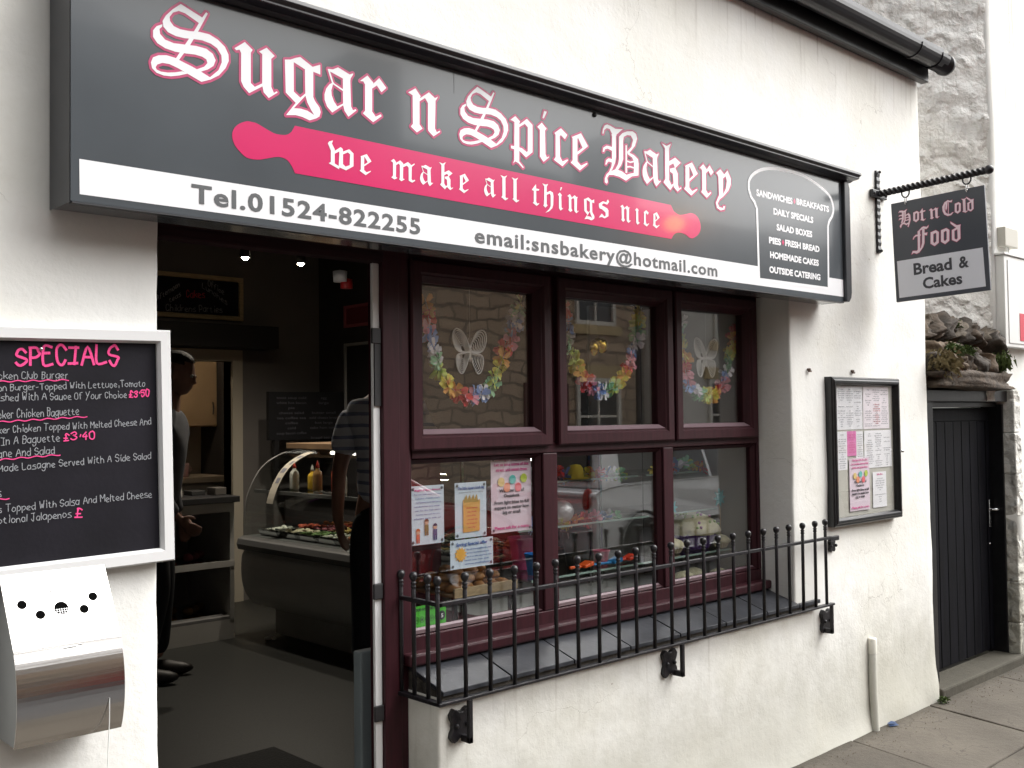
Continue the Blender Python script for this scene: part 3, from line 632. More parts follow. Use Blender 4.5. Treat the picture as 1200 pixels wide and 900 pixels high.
MB().flat((li, [tuple(range(len(li)))]), lambda u, v: f1(u, v, .0005)).build('loaf_panel', GREY, sg)
pinL = [(1.476,2.351),(1.466,2.333),(1.453,2.323),(1.436,2.319),(1.414,2.319),(1.391,2.326),(1.362,2.336),(1.348,2.337),(1.332,2.336),(1.309,2.324),(1.295,2.308),(1.291,2.288),(1.299,2.267),(1.318,2.249),(1.336,2.240),(1.366,2.241),(1.39,2.248),(1.419,2.257),(1.438,2.258),(1.455,2.252),(1.468,2.237),(1.476,2.222)]
pinR = [(3.102,2.222),(3.113,2.236),(3.13,2.247),(3.159,2.252),(3.187,2.249),(3.215,2.239),(3.24,2.241),(3.275,2.262),(3.287,2.288),(3.279,2.315),(3.257,2.332),(3.225,2.336),(3.185,2.326),(3.15,2.320),(3.119,2.330),(3.102,2.351)]
def side(P): return [P[0]]+catmull(P[1:-1], 4)+[P[-1]]
pin = side(pinL)+side(pinR)
MB().flat(union([pin]), f1).build('rolling_pin', PINK, sg)
BIG = list(zip('Sugarn', (1.075,1.298,1.446,1.570,1.689,1.860)))+list(zip('Spice', (2.057,2.274,2.396,2.472,2.555)))+list(zip('Bakery', (2.719,2.937,3.053,3.184,3.284,3.388)))
for it in BIG:
    lp = MB(); put_glyphs(lp, [it], 2.4065, 0.132, lambda u, v: f1(u, v, 0.0009)); lo_ = lp.build('letter', VWHITE, sg)
    mb = MB(); put_glyphs(mb, [it], 2.4065, 0.132, lambda u, v: f1(u, v, 0.0002), edge=0.050); mb.build('letter_edging', PINKE, lo_)
SM = list(zip('wemakeallthi', (1.58,1.685,1.794,1.902,1.976,2.053,2.157,2.228,2.277,2.368,2.416,2.489)))+list(zip('ngs', (2.535,2.619,2.694)))+list(zip('nce', (2.809,2.937,2.991)))
for it in SM: mb = MB(); put_glyphs(mb, [it], 2.253, 0.0615, lambda u, v: f1(u, v, 0.0009)); mb.build('slogan_letter', VWHITE, sg)
mb = MB()
iv, if_ = glyph('i'); keep = [q for q in if_ if all(iv[a][1] < 1.04 for a in q)]; mb.flat(([(2.891+u*.0615, 2.253+v*.0615) for u, v in iv], keep), lambda u, v: f1(u, v, .0009))
mb.build('slogan_letter', VWHITE, sg)
mb = MB(); tf = lambda u, v: f1(u, v, 0.0009)
put_text(mb, 'Tel.01524-822255', 1.179, 1.901, 2.1045, 0.0475, tf, off=0.028, sp=1.12); mb.build('contact_lettering', GTXT, sg); mb = MB()
put_text(mb, 'email:snsbakery@hotmail.com', 2.116, 3.390, 2.1045, 0.0475, tf, off=0.024, sp=1.12)
mb.build('contact_lettering', GTXT, sg)
mb = MB(); tf = lambda u, v: f1(u, v, 0.0012); H_ = 0.0265
for a, b, z, tx in ((3.674, 3.951, 2.4665, 'SANDWICHES'), (3.982, 4.256, 2.4705, 'BREAKFASTS'), (3.800, 4.118, 2.4045, 'DAILY SPECIALS'), (3.821, 4.107, 2.3395, 'SALAD BOXES'), (3.761, 3.853, 2.2775, 'PIES'), (3.886, 4.166, 2.2790, 'FRESH BREAD'), (3.767, 4.157, 2.2165, 'HOMEMADE CAKES'), (3.759, 4.168, 2.1535, 'OUTSIDE CATERING')):
    mb = MB(); put_text(mb, tx, a, b, z, H_, tf, off=0.045); mb.build('list_line', VWHITE, sg)
mb = MB()
for x, z in ((3.966, 2.481), (3.869, 2.291)):
    mb.flat(([(x-.010, z), (x, z+.013), (x+.010, z), (x, z-.013)], [(0,1,2,3)]), tf)
mb.build('pink_spacer', PINK, sg)
# ------------------------------------------------------------------ hanging sign
HX = 4.995
hb = thing('sign_bracket', 'twisted black iron bracket bar carrying the small hanging sign', 'bracket', (HX, 0, 2.68))
def tw(y0, z0, y1, z1, r, n=90, turns=22):
    v = []; f = []
    for i in range(n+1):
        t = i/n; a = turns*2*pi*t/4
        for j in range(4):
            q = a+pi/2*j
            v.append((HX+r*cos(q), y0+(y1-y0)*t, z0+(z1-z0)*t+r*sin(q)))
    for i in range(n):
        for j in range(4): f.append((i*4+j, i*4+(j+1) % 4, (i+1)*4+(j+1) % 4, (i+1)*4+j))
    f.append((3,2,1,0)); return v, f
MB().add(*tw(-0.012, 2.679, -0.555, 2.703, 0.021)).build('bar', IRON, hb, bevel=0.011, seg=3)
MB().ball((HX, -0.563, 2.7035), 0.022, 12).build('finial', IRON, hb)
v = []; f = []
for i in range(25):
    z = 2.375+(2.80-2.375)*i/24; ww = 0.016*(1+0.16*(i % 2)); yy = -0.006-0.003*(i % 2)
    v += [(HX-ww, yy, z), (HX+ww, yy, z), (HX+ww, 0.006, z), (HX-ww, 0.006, z)]
for i in range(24): f += [(i*4+j, i*4+(j+1) % 4, (i+1)*4+(j+1) % 4, (i+1)*4+j) for j in range(4)]
f += [(3,2,1,0), (96,97,98,99)]
MB().add(v, f).build('wall_strap', IRON, hb, bevel=0.002)
MB().box(HX-.075, HX+.075, -0.016, 0.004, 2.655, 2.695).build('cross_plate', IRON, hb, bevel=0.004)
for x, z in ((HX-.062, 2.675), (HX+.062, 2.675), (HX, 2.79), (HX, 2.385)):
    MB().ball((x, -0.016, z), 0.008, 8).build('bolt', IRON, hb)
hs_ = thing('hanging_sign', 'small square grey hanging sign reading Hot n Cold Food, Bread & Cakes', 'sign', (HX, -0.31, 2.64))
ca, sa = cos(radians(2.1)), sin(radians(2.1))
def hf(x0):
    def fn(u, w, d=0):      # u outward from the wall, w up, from the lower wall-side corner
        return (x0-d, -0.088-u*0.9993+w*0.032, 2.114+u*0.0366+w*0.9995)
    return fn
q = MB(); F0 = hf(HX); F1 = hf(HX+.014)
WH, HH = 0.4665, 0.5035
vs = [F0(0,0), F0(WH,0), F0(WH,HH), F0(0,HH), F1(0,0), F1(WH,0), F1(WH,HH), F1(0,HH)]
q.add(vs, [(0,1,2,3),(7,6,5,4),(0,4,5,1),(1,5,6,2),(2,6,7,3),(3,7,4,0)]).build('sign_board', mat('slate_grey_sign', (0.062, 0.068, 0.082), 0.3), hs_, bevel=0.002)
MB().flat(([(0.018, 0.020), (0.447, 0.020), (0.443, 0.207), (0.016, 0.207)], [(0,1,2,3)]), lambda u, w: F0(u, w, .0010)).build('white_panel', mat('sign_white', (0.74, 0.75, 0.80), 0.4), hs_)
def hz(y, z): # world y,z -> u,w
    w = z-2.114; u = -(y+0.088)+w*0.032; return u, z-2.114-u*0.0366
def hglyphs(items, xh, edge, lift, name, mt_):
    mb = MB()
    for ch, y, z in items:
        u0, w0 = hz(y, z)
        vs, fs = glyph(ch, edge); mb.flat(([(u0+a*xh, w0+b*xh) for a, b in vs], fs), lambda u, w: F0(u, w, lift))
    return mb.build(name, mt_, hs_)
IT1 = [('H', -.113, 2.504), ('o', -.188, 2.505), ('t', -.222, 2.505), ('n', -.270, 2.507), ('C', -.337, 2.511), ('o', -.396, 2.516), ('l', -.431, 2.515), ('d', -.455, 2.517)]
IT2 = [('F', -.173, 2.372), ('o', -.273, 2.373), ('o', -.325, 2.376), ('d', -.376, 2.379)]
hglyphs(IT1, 0.0545, 0.035, .0010, 'letter_edging', PINKE); hglyphs(IT2, 0.077, 0.032, .0010, 'letter_edging', PINKE)
hglyphs(IT1, 0.0545, 0.0, .0016, 'sign_lettering', PALEP); hglyphs(IT2, 0.077, 0, .0016, 'sign_lettering', PALEP)
mb = MB(); hfn = lambda u, w: F0(u, w, .0018)
put_text(mb, 'Bread', 0.100, 0.292, 0.126, 0.058, hfn, 0.03); put_text(mb, '&', 0.326, 0.374, 0.126, 0.056, hfn, 0.03)
mb.build('panel_lettering', mat('dark_text', (0.05, 0.05, 0.06), 0.5), hs_); mb = MB()
put_text(mb, 'Cakes', 0.143, 0.338, 0.050, 0.055, hfn, 0.03); mb.build('panel_lettering', mat('dark_text', (0.05, 0.05, 0.06), 0.5), hs_)
for u in (0.078, 0.385):
    yb = -0.088-u+HH*0.032; zb = 2.114+u*0.0366+HH; zt = 2.679+(0.024/0.543)*(-yb)
    ring = [(HX, yb+0.020*cos(a), zt-0.022+0.026*sin(a)) for a in [2*pi*i/14 for i in range(14)]]
    hk = MB().tube(ring, 0.0042, 6, closed=True).build('hook', IRON, hs_)
    r3 = [(HX+0.009*cos(a), yb, zb-0.012+0.0195*sin(a)+0.012) for a in [2*pi*i/12 for i in range(12)]]
    MB().tube(r3, 0.003, 6, closed=True).build('ring', CHROME, hk)
    MB().ball((HX-.003, yb, zb-.010), 0.0065, 8).build('eyelet', CHROME, hk)
# ------------------------------------------------------------------ railing round the sill
RY = -0.05
ra = thing('window_railing', 'black iron guard railing with ball finials below the shop window', 'railing', (3.2, RY, 0.68))
tp = MB(); tp.box(2.031, 4.378, RY-.004, RY+.010, 0.975, 0.989).build('top_rail', IRON, ra, bevel=0.002)
MB().box(2.030, 2.0448, RY-.004, 0.168, 0.975, 0.989).build('top_rail', IRON, ra, bevel=0.002)
MB().box(2.026, 4.382, RY-.010, RY+.014, 0.672, 0.682).build('bottom_rail', IRON, ra, bevel=0.002)
MB().box(2.024, 2.050, RY-.0102, 0.168, 0.671, 0.683).build('bottom_rail', IRON, ra, bevel=0.002)
m = MB(); r0 = 0.0072
m.lathe((0, 0, 0), [(0.0015, 0.676), (r0, 0.676), (r0, 1.015), (0.0055, 1.018), (0.0085, 1.022), (0.0090, 1.026), (0.0060, 1.030), (0.0090, 1.034), (0.0085, 1.038), (0.0055, 1.041), (0.0080, 1.044), (0.0120, 1.050), (0.0136, 1.0575), (0.0120, 1.065), (0.0075, 1.070), (0.0005, 1.071)], 12)
BARM = m.data('bar', IRON)
def bar(x, y, lean=0): put(BARM, 'bar', ra, (x, y, 0), (rng.uniform(-.004, .004), lean, 0))
for k in range(23): bar(2.0345+0.1043*k, RY, rng.uniform(-.006, .006))
for y in (0.012, 0.080, 0.150): bar(2.0375, y)
def plate(x, z, s=0.062, dx=0.0):
    """scalloped square fixing plate"""
    pts = []
    for i in range(32):
        a = 2*pi*i/32; r = s*(0.86+0.22*cos(4*(a-pi/4))+0.05*cos(12*a)); pts.append((x+r*cos(a)*0.82, z+r*sin(a)))
    pl = MB().prism(pts, lambda u, v, d: (u, d, v), -0.016, 0.004).build('fixing_plate', IRON, ra, bevel=0.003)
    for a, b in ((-.022, .0), (.022, 0.0)): MB().ball((x+a, -0.018, z+b), 0.008, 8).build('bolt', IRON, pl)
for x, z, xb in ((2.150, 0.585, 2.150), (3.215, 0.597, 3.240), (4.385, 0.593, 4.362)):
    plate(x, z)
    MB().box(xb-.003, xb+.014, RY-.006, RY+.008, z-.052, 0.672).box(xb-.003, xb+.014, RY-.006, -0.012, z-.052, z-.030).build('support_leg', IRON, ra, bevel=0.003)
plate(4.452, 0.935, 0.034); MB().box(4.378, 4.46, -0.045, -0.030, 0.963, 0.985).build('clamp', IRON, ra, bevel=0.003)
# ------------------------------------------------------------------ notice board
nb = thing('notice_board', 'black framed glazed notice board of printed menus on the white wall', 'notice board', (4.78, 0, 1.37))
NX0, NX1, NZ0, NZ1 = 4.432, 5.108, 1.022, 1.731
MB().ring(NX0, NX1, NZ0, NZ1, [(0, 0.004), (0, -0.034), (0.004, -0.040), (0.012, -0.041), (0.017, -0.046), (0.029, -0.046), (0.035, -0.038), (0.038, -0.032), (0.038, -0.010)]).build('frame', BLACK, nb, bevel=0.001)
MB().box(NX0+.02, NX1-.02, -0.014, 0.004, NZ0+.02, NZ1-.02).build('backing', mat('notice_backing', (0.50, 0.49, 0.43), 0.7), nb)
MB().box(NX0+.034, NX1-.034, -0.028, -0.025, NZ0+.034, NZ1-.034).build('glass_pane', NGLASS, nb)
MB().lathe((NX1-.022, 0, 1.36), [(0.001, -0.062), (0.007, -0.062), (0.007, -0.05)], 10, 'y').build('lock', CHROME, nb)
TGREY = mat('print_grey', (0.20, 0.20, 0.23), 0.8); TPINK = mat('print_pink', (0.65, 0.10, 0.30), 0.8); TBLK = mat('print_black', (0.03, 0.03, 0.04), 0.8); TRED = mat('print_red', (0.55, 0.05, 0.06), 0.8)
TBLUE = mat('print_blue', (0.06, 0.12, 0.35), 0.8); PKPAPER = mat('pink_paper', (0.75, 0.22, 0.48), 0.7)
WORDS = 'salad ham cheese roll toast tea coffee pie soup bacon egg sausage butter white brown large small cake scone fruit hot cold bread jam'.split()
def textcols(mb, x0, x1, z1, z0, y, ncol, lh, seed, fn=None):
    r = random.Random(seed); f = fn or FZ(y); cw = (x1-x0)/ncol
    for c in range(ncol):
        z = z1-lh
        while z > z0:
            if r.random() > 0.13:
                t = ' '.join(r.choice(WORDS) for _ in range(r.randint(1, 3))); w_ = min(cw*0.9, len(t)*lh*0.52)
                xc = x0+cw*(c+.5); put_text(mb, t, xc-w_/2, xc+w_/2, z, lh*0.55, f, 0.01)
            z -= lh
papers = [(4.505, 4.757, 1.478, 1.690, 'g', 3), (4.765, 5.028, 1.478, 1.688, 'gp', 3), (4.505, 4.60, 1.285, 1.470, 'g', 1), (4.688, 4.757, 1.30, 1.468, 'g', 1), (4.768, 5.048, 1.284, 1.470, 'g', 3)]
def sheet(x0, x1, z0, z1, y, mt_=PAPER, parent=None, rot=0, name='paper_sheet', curl=.002):
    k = 5; vs = []; cx, cz = (x0+x1)/2, (z0+z1)/2
    for j in range(k+1):
        for i in range(k+1):
            a = x0+(x1-x0)*i/k; b = z0+(z1-z0)*j/k; da, db = a-cx, b-cz
            vs.append((cx+da*cos(rot)-db*sin(rot), y-curl*0.5*(1+sin(3.3*i/k+2*j/k+x0*9)), cz+da*sin(rot)+db*cos(rot)))
    fs = [(j*(k+1)+i, j*(k+1)+i+1, (j+1)*(k+1)+i+1, (j+1)*(k+1)+i) for j in range(k) for i in range(k)]
    return MB().add(vs, fs).build(name, mt_, parent)
for i, (a, b, c, d, kind, nc) in enumerate(papers):
    p = sheet(a, b, c, d, -0.0155, PAPER if kind == 'g' else mat('pinkish_paper', (0.86, 0.80, 0.84), 0.6), nb)
    mb = MB(); textcols(mb, a+.008, b-.008, d-.008, c+.008, -0.0185, nc, 0.0105, i); mb.build('printed_text', TPINK if kind == 'gp' and 0 else TGREY, p)
    if kind == 'gp':
        mb = MB(); textcols(mb, a+(b-a)*.36, a+(b-a)*.66, d-.08, c+.02, -0.0188, 1, 0.0105, 77); mb.build('printed_text', TRED, p)
p = sheet(4.60, 4.686, 1.350, 1.470, -0.017, PKPAPER, nb); mb = MB(); textcols(mb, 4.606, 4.68, 1.462, 1.36, -0.020, 1, 0.012, 5); mb.build('printed_text', TPINK, p)
def party_poster(p, x0, x1, z0, z1, y, parts):
    """balloons and centred lines: party catering poster"""
    w_ = x1-x0; h_ = z1-z0; xc = (x0+x1)/2; f = FZ(y); hh = h_*0.043
    mb = MB()
    for t, zz, wf in (('Having a bit of a do?', .945, .78), ('Let us take some of the', .875, .86), ('stress and strain from', .805, .78), ('Please ask for a menu', .045, .86)):
        put_text(mb, t, xc-w_*wf/2, xc+w_*wf/2, z0+h_*zz, hh*.95, f, 0.035)
    mb.build('printed_text', TPINK, p)
    mb = MB()
    for t, zz, wf in (('We cater for all', .53, .62), ('Occasions.', .462, .40), ('From light bites to full', .375, .86), ('suppers no matter how', .31, .86), ('big or small.', .245, .46)):
        put_text(mb, t, xc-w_*wf/2, xc+w_*wf/2, z0+h_*zz, hh, f, 0.04)
    mb.build('printed_text', TBLK, p)
    for i, (u, w2, cl) in enumerate(((.24, .665, (.75,.55,.2)), (.38, .59, (.75,.25,.12)), (.52, .69, (.12,.50,.45)), (.66, .585, (.75,.12,.14)), (.80, .70, (.45,.55,.06)))):
        m = MB(); m.flat(([(x0+w_*u+w_*.085*cos(a), z0+h_*w2+h_*.062*sin(a)) for a in [2*pi*k/14 for k in range(14)]], [tuple(range(14))]), lambda a, b: f(a, b, .0004+.0001*i))
        m.build('printed_balloon', mat('balloon_%d' % i, cl, 0.8), p)
p = sheet(4.612, 4.805, 1.083, 1.338, -0.0195, mat('pink_white_paper', (0.74, 0.62, 0.70), 0.6), nb); party_poster(p, 4.612, 4.805, 1.083, 1.338, -0.0235, 1)
p = sheet(4.843, 4.985, 1.085, 1.262, -0.0165, PAPER, nb); mb = MB(); textcols(mb, 4.85, 4.98, 1.238, 1.10, -0.0192, 1, 0.0115, 9); mb.build('printed_text', TGREY, p)
mb = MB(); ctext(mb, 'Buffet Menu', 4.914, 1.246, 0.009, FZ(-0.0192), 0.03); mb.build('printed_text', TPINK, p)
# ------------------------------------------------------------------ specials board
sb = thing('specials_board', 'white framed chalkboard headed SPECIALS hanging left of the doorway', 'chalkboard', (0.75, -0.02, 1.5))
BR = radians(1.1); bx0, bz0 = 1.187, 1.206
def bf(u, w, d=0):        # u leftwards negative from right edge, w up from bottom right corner
    return (bx0 + u*cos(BR) - w*sin(BR), -0.012-d, bz0 + u*sin(BR) + w*cos(BR))
BW, BH = 0.90, 0.586
v = []; f = []; pf = [(0, -0.012), (0, 0.018), (0.004, 0.024), (0.028, 0.024), (0.034, 0.014), (0.034, -0.012)]
for q_, d in pf: v += [bf(-BW+q_, q_, d), bf(-q_, q_, d), bf(-q_, BH-q_, d), bf(-BW+q_, BH-q_, d)]
for i in range(len(pf)-1):
    for j in range(4): f.append((i*4+j, i*4+(j+1) % 4, (i+1)*4+(j+1) % 4, (i+1)*4+j))
MB().add(v, f).build('frame', ALU, sb)
MB().add([bf(-BW+.03, .03, .006), bf(-.03, .03, .006), bf(-.03, BH-.03, .006), bf(-BW+.03, BH-.03, .006)], [(0,1,2,3)]).add([bf(-BW+.002, .002, -.010), bf(-.002, .002, -.010), bf(-.002, BH-.002, -.010), bf(-BW+.002, BH-.002, -.010)], [(0,1,2,3)]).build('chalk_surface', CHALKB, sb)
q = bf(-.315, BH-.052, .008); MB().ball(q, 0.005, 8).build('screw', CHROME, sb)
YB = -0.0195
def bfn(lift0):
    return lambda u, w, d=0: (u, YB-lift0, w)
gb = MB(); pb = MB(); cnt = 0
def write(mb, *a, w_=0.0017, **k):
    global cnt
    a = list(a); a[5] *= 1.16 if a[5] < .02 else 1
    mb2 = MB()
    for st in hand_strokes(*a, **k): cnt += 1; ribbon(mb2, st, w_, bfn(0.00002*(cnt % 12)))
    mb2.build('chalk_line', CHALK if mb is gb else CHPINK, sb)
xo = -0.003
write(gb, 'cken Club Burger', 0.768, 1.661, 0.927, 1.666, 0.0085, prefix='Chi')
write(gb, 'on Burger-Topped With Lettuce,Tomato', 0.768, 1.634, 1.117, 1.6485, 0.0075, prefix='Chicken Bac')
write(gb, 'ished With A Sauce Of Your Choice', 0.768, 1.611, 1.070, 1.6195, 0.0080, prefix='And Garn')
write(gb, 'cker Chicken Baguette', 0.768, 1.571, 0.952, 1.5785, 0.0090, prefix='Cra')
write(gb, 'ker Chicken Topped With Melted Cheese And', 0.768, 1.537, 1.132, 1.5525, 0.0078, prefix='Crac')
write(gb, ' In A Baguette', 0.768, 1.510, 0.908, 1.517, 0.0090, prefix='Served')
write(gb, 'gne And Salad', 0.768, 1.482, 0.896, 1.487, 0.0088, prefix='Lasa')
write(gb, 'Made Lasagne Served With A Side Salad', 0.768, 1.449, 1.132, 1.4665, 0.0080, prefix='Home ')
write(gb, 's', 0.768, 1.393, 0.777, 1.3935, 0.0090, prefix='Nacho')
write(gb, 's Topped With Salsa And Melted Cheese', 0.768, 1.356, 1.134, 1.3695, 0.0082, prefix='Nacho')
write(gb, 'ptional Jalapenos', 0.768, 1.330, 0.935, 1.3345, 0.0082, prefix='With O')
write(pb, '\u00a33\u00b750', 1.074, 1.6205, 1.128, 1.6245, 0.0085, w_=0.0030)
write(pb, '\u00a33\u00b740', 0.915, 1.5170, 0.993, 1.5190, 0.0088, w_=0.0030)
write(pb, '\u00a3', 0.942, 1.331, 0.966, 1.332, 0.010, w_=0.0034)
write(pb, 'SPECIALS', 0.807, 1.694, 1.054, 1.7045, 0.0245, w_=0.0062)
def wavy(x0, z0, x1, z1):
    n = int((x1-x0)/0.004); wb = MB(); ribbon(wb, [(x0+(x1-x0)*i/n, z0+(z1-z0)*i/n+0.0016*sin(i*0.75)) for i in range(n+1)], 0.0024, bfn(0.0004)); wb.build('underline', CHPINK, sb)
wavy(0.60, 1.649, 0.925, 1.6615); wavy(0.60, 1.554, 0.969, 1.5735); wavy(0.64, 1.470, 0.906, 1.4835); wavy(0.66, 1.379, 0.792, 1.3875)
# ------------------------------------------------------------------ stainless ash bin
STEEL = mat('brushed_steel', (0.62, 0.60, 0.58), 0.17, metal=1, nscale=3, namt=0.06, bscale=220, bstr=0.12, bdist=0.001, stretch=(0.02, 1, 1))
ab = thing('cigarette_bin', 'stainless steel wall ashtray bin with curved front below the chalkboard', 'ash bin', (0.89, 0, 0.84))
prf = [(-0.030, 1.214), (-0.036, 1.2145)]+[(-0.036-0.098*t, 1.2145-0.156*t) for t in (0.25, 0.5, 0.75, 1)]
cur = catmull([(-0.134, 1.058), (-0.150, 1.01), (-0.157, 0.96), (-0.155, 0.91), (-0.145, 0.868), (-0.136, 0.846)], 5)
prf += cur[1:]
def shell(x0, x1, P, th, m):
    n = len(P); v = []
    for x in (x0, x1):
        for y, z in P: v.append((x, y, z))
        for y, z in P: v.append((x, y+th, z))
    f = []
    for i in range(n-1): f += [(i, i+1, 2*n+i+1, 2*n+i), (n+i, 3*n+i, 3*n+i+1, n+i+1)]
    f += [(0, 2*n, 3*n, n), (n-1, 2*n-1, 4*n-1, 3*n-1)]
    f += [(i, n+i, n+i+1, i+1) for i in range(n-1)]+[(2*n+i, 2*n+i+1, 3*n+i+1, 3*n+i) for i in range(n-1)]
    m.add(v, f)
shm = MB(); shell(0.766, 1.0045, prf, 0.003, shm); shm.build('front_cover', STEEL, ab, bevel=0.0008)
sd_ = MB(); pts = [(-0.003, 1.20)]+[(y+.004, z-.001) for y, z in prf[1:]]+[(-0.003, 0.846)]
sd_.prism(pts, lambda u, v, d: (d, u, v), 0.772, 0.999); sd_.build('body', mat('dull_steel', (0.30, 0.31, 0.31), 0.45, metal=0.6), ab)
def on(x, z, dy=0.0): return (x, -0.036-0.098*(1.2145-z)/0.156-dy, z)
for x, z, r in ((0.802,1.150,.0105),(0.837,1.125,.0105),(0.935,1.125,.0105),(0.961,1.149,.0105),(0.885,1.133,.016)):
    hm = MB(); ps = [on(x+r*cos(a), z+r*sin(a)*0.86, 0.0006) for a in [2*pi*i/20 for i in range(20)]]; hm.add(ps, [tuple(range(20))])
    ho = hm.build('stub_hole', mat('hole_black', (.004, .004, .004), 1.0, spec=0), ab)
    if r > .012:
        gm = MB()
        for k in range(-2, 3):
            e = sqrt(max(0, r*r-(k*.0055)**2))
            gm.tube([on(x+k*.0055, z-e*.72, .0012), on(x+k*.0055, z-e*.05, .0012)], .0009, 4); 
        for k in range(-2, 1): e = sqrt(max(0, r*r-(k*.0055)**2)); gm.tube([on(x-e*.9, z+k*.0045-.002, .0014), on(x+e*.9, z+k*.0045-.002, .0014)], .0009, 4)
        gm.build('stub_grille', CHROME, ho)
lm = MB(); ps = [on(0.874+0.0065*cos(a), 1.172+0.006*sin(a), .001) for a in [2*pi*i/16 for i in range(15)]]; lm.tube(ps, 0.0008, 4); lm.tube([on(0.868, 1.171, .001), on(0.876, 1.1725, .001)], .0008, 4); lm.build('lock', mat('etched', (0.12,0.12,0.12), 0.5), ab)
lm = MB(); lm.tube([(0.872, -0.1415, 1.052), (0.902, -0.1415, 1.0525)], 0.0012, 4); lm.tube([(0.905, -0.142, 1.055), (0.915, -0.142, 1.056)], 0.001, 4); lm.build('etched_mark', ALU, ab)
st = MB().tube(catmull([(0.968, -0.158, 0.925), (0.965, -0.164, 0.87), (0.961, -0.166, 0.80), (0.957, -0.167, 0.70), (0.954, -0.167, 0.60), (0.952, -0.166, 0.50)], 5), 0.0011, 5).build('white_string', WHITEP, None)
tag(st, 'thin white string trailing down from the steel ash bin', 'string')
# ------------------------------------------------------------------ stub pipe
ppm = MB(); ppm.tube([(4.812, -0.018, -0.02), (4.806, -0.014, 0.2), (4.815, -0.010, 0.37)], [0.021, 0.020, 0.020], 16); ppm.build('pipe_body', WALL, None)
pp = bpy.data.objects['pipe_body']; pp.name = 'stub_pipe'; tag(pp, 'short capped pipe painted white at the foot of the bakery wall', 'pipe')
cp = MB(); cp.lathe((4.815, -0.010, 0.0), [(0.0215, 0.372), (0.0215, 0.440), (0.019, 0.447), (0.001, 0.449)], 16); cp.build('pipe_cap', mat('yellowed_white', (0.76, 0.74, 0.66), 0.6), pp)
lt = MB(); lt.add([(4.90, -0.05, 0.004), (4.945, -0.075, 0.006), (4.955, -0.05, 0.012), (4.91, -0.028, 0.009)], [(0,1,2,3)]).add([(4.91, -0.05, 0.012), (4.95, -0.06, 0.018), (4.94, -0.035, 0.02), (4.905, -0.03, 0.014)], [(0,1,2,3)]).build('litter_wrapper', mat('blue_wrapper', (0.03, 0.06, 0.14), 0.3), None)
tag(bpy.data.objects['litter_wrapper'], 'crumpled dark blue wrapper on the pavement beside the stub pipe', 'litter')
# ------------------------------------------------------------------ posters in the lower left pane (stuck behind the glass)
PY = 0.2095
def poster(label, x0, x1, z0, z1, mt_=PAPER, rot=0.0):
    o = sheet(x0, x1, z0, z1, PY+.0025, mt_, None, rot, 'poster', .0008); tag(o, label, 'poster')
    tk = MB()
    for a, b in ((x0+.010, z0+.010), (x1-.010, z0+.010), (x0+.010, z1-.010), (x1-.010, z1-.010)): tk.ball((a, PY+.0002, b), 0.0055, 8, sc=(1, .25, 1))
    tk.build('adhesive_dot', mat('adhesive', (0.12, 0.14, 0.16), 0.7), o); return o
BLUEP = mat('pale_blue_paper', (0.60, 0.70, 0.78), 0.6)
f9 = FZ(PY-.0002)
p = poster('pale blue poster with three cartoon children, leftmost in the lower left pane', 2.128, 2.273, 1.133, 1.331, BLUEP)
mb = MB(); put_text(mb, 'Biggin & Baby Menus', 2.145, 2.255, 1.314, .006, f9, .03); mb.build('printed_text', TPINK, p)
mb = MB()
for i in range(7): put_text(mb, ['For our little ones we have', 'a choice of small meals', 'half portions at half price', 'sandwiches and soup', 'ask for the high chairs', 'bottles warmed for you', 'please just ask us'][i], 2.143+.004*(i % 3), 2.258-.005*(i % 2), 1.300-i*.0135, .0050, f9, .01)
mb.build('printed_text', TBLUE, p)
for i, (x, z, cl, s_) in enumerate(((2.158, 1.142, (.65, .15, .08), .85), (2.195, 1.166, (.22, .16, .05), 1.0), (2.232, 1.148, (.06, .09, .22), 1.0))):
    m = MB(); m.flat(([(x-.009*s_, z+.012), (x+.009*s_, z+.012), (x+.008*s_, z+.034*s_), (x-.008*s_, z+.034*s_)], [(0,1,2,3)]), f9)
    m.flat(([(x-.008*s_, z-.003), (x-.002, z-.003), (x-.001, z+.012), (x-.008*s_, z+.012)], [(0,1,2,3)]), f9); m.flat(([(x+.002, z-.003), (x+.008*s_, z-.003), (x+.008*s_, z+.012), (x+.001, z+.012)], [(0,1,2,3)]), f9)
    m.build('printed_figure', mat('fig_%d' % i, cl, .8), p)
    m = MB(); m.flat(([(x+.009*cos(a), z+.042*s_+.009*sin(a)) for a in [2*pi*k/12 for k in range(12)]], [tuple(range(12))]), lambda a, b: f9(a, b, .0001)); m.build('printed_face', mat('fig_skin', (.62, .38, .26), .8), p)
    m = MB(); m.flat(([(x+.0095*cos(a), z+.044*s_+.0095*sin(a)) for a in [pi*k/8 for k in range(9)]], [tuple(range(9))]), lambda a, b: f9(a, b, .0002)); m.build('printed_hair', mat('fig_hair%d' % i, ((.5,.12,.03),(.12,.05,.02),(.02,.03,.08))[i], .8), p)
p = poster('pale poster with an orange paper lunch bag, between the children and balloon posters', 2.322, 2.468, 1.139, 1.332, BLUEP)
mb = MB(); put_text(mb, 'The little nippers lunch bag', 2.334, 2.458, 1.308, .011, f9, .03); mb.build('printed_text', TBLUE, p)
mb = MB(); put_text(mb, 'fill up the lunch bag with your favourites', 2.340, 2.452, 1.296, .005, f9, .01); mb.build('printed_text', TGREY, p)
m = MB(); m.flat(([(2.357, 1.158), (2.434, 1.160), (2.437, 1.272), (2.425, 1.266), (2.415, 1.275), (2.400, 1.268), (2.388, 1.276), (2.375, 1.267), (2.358, 1.272)], [tuple(range(9))]), f9); m.build('printed_bag', mat('bag_orange', (.70, .38, .10), .8), p)
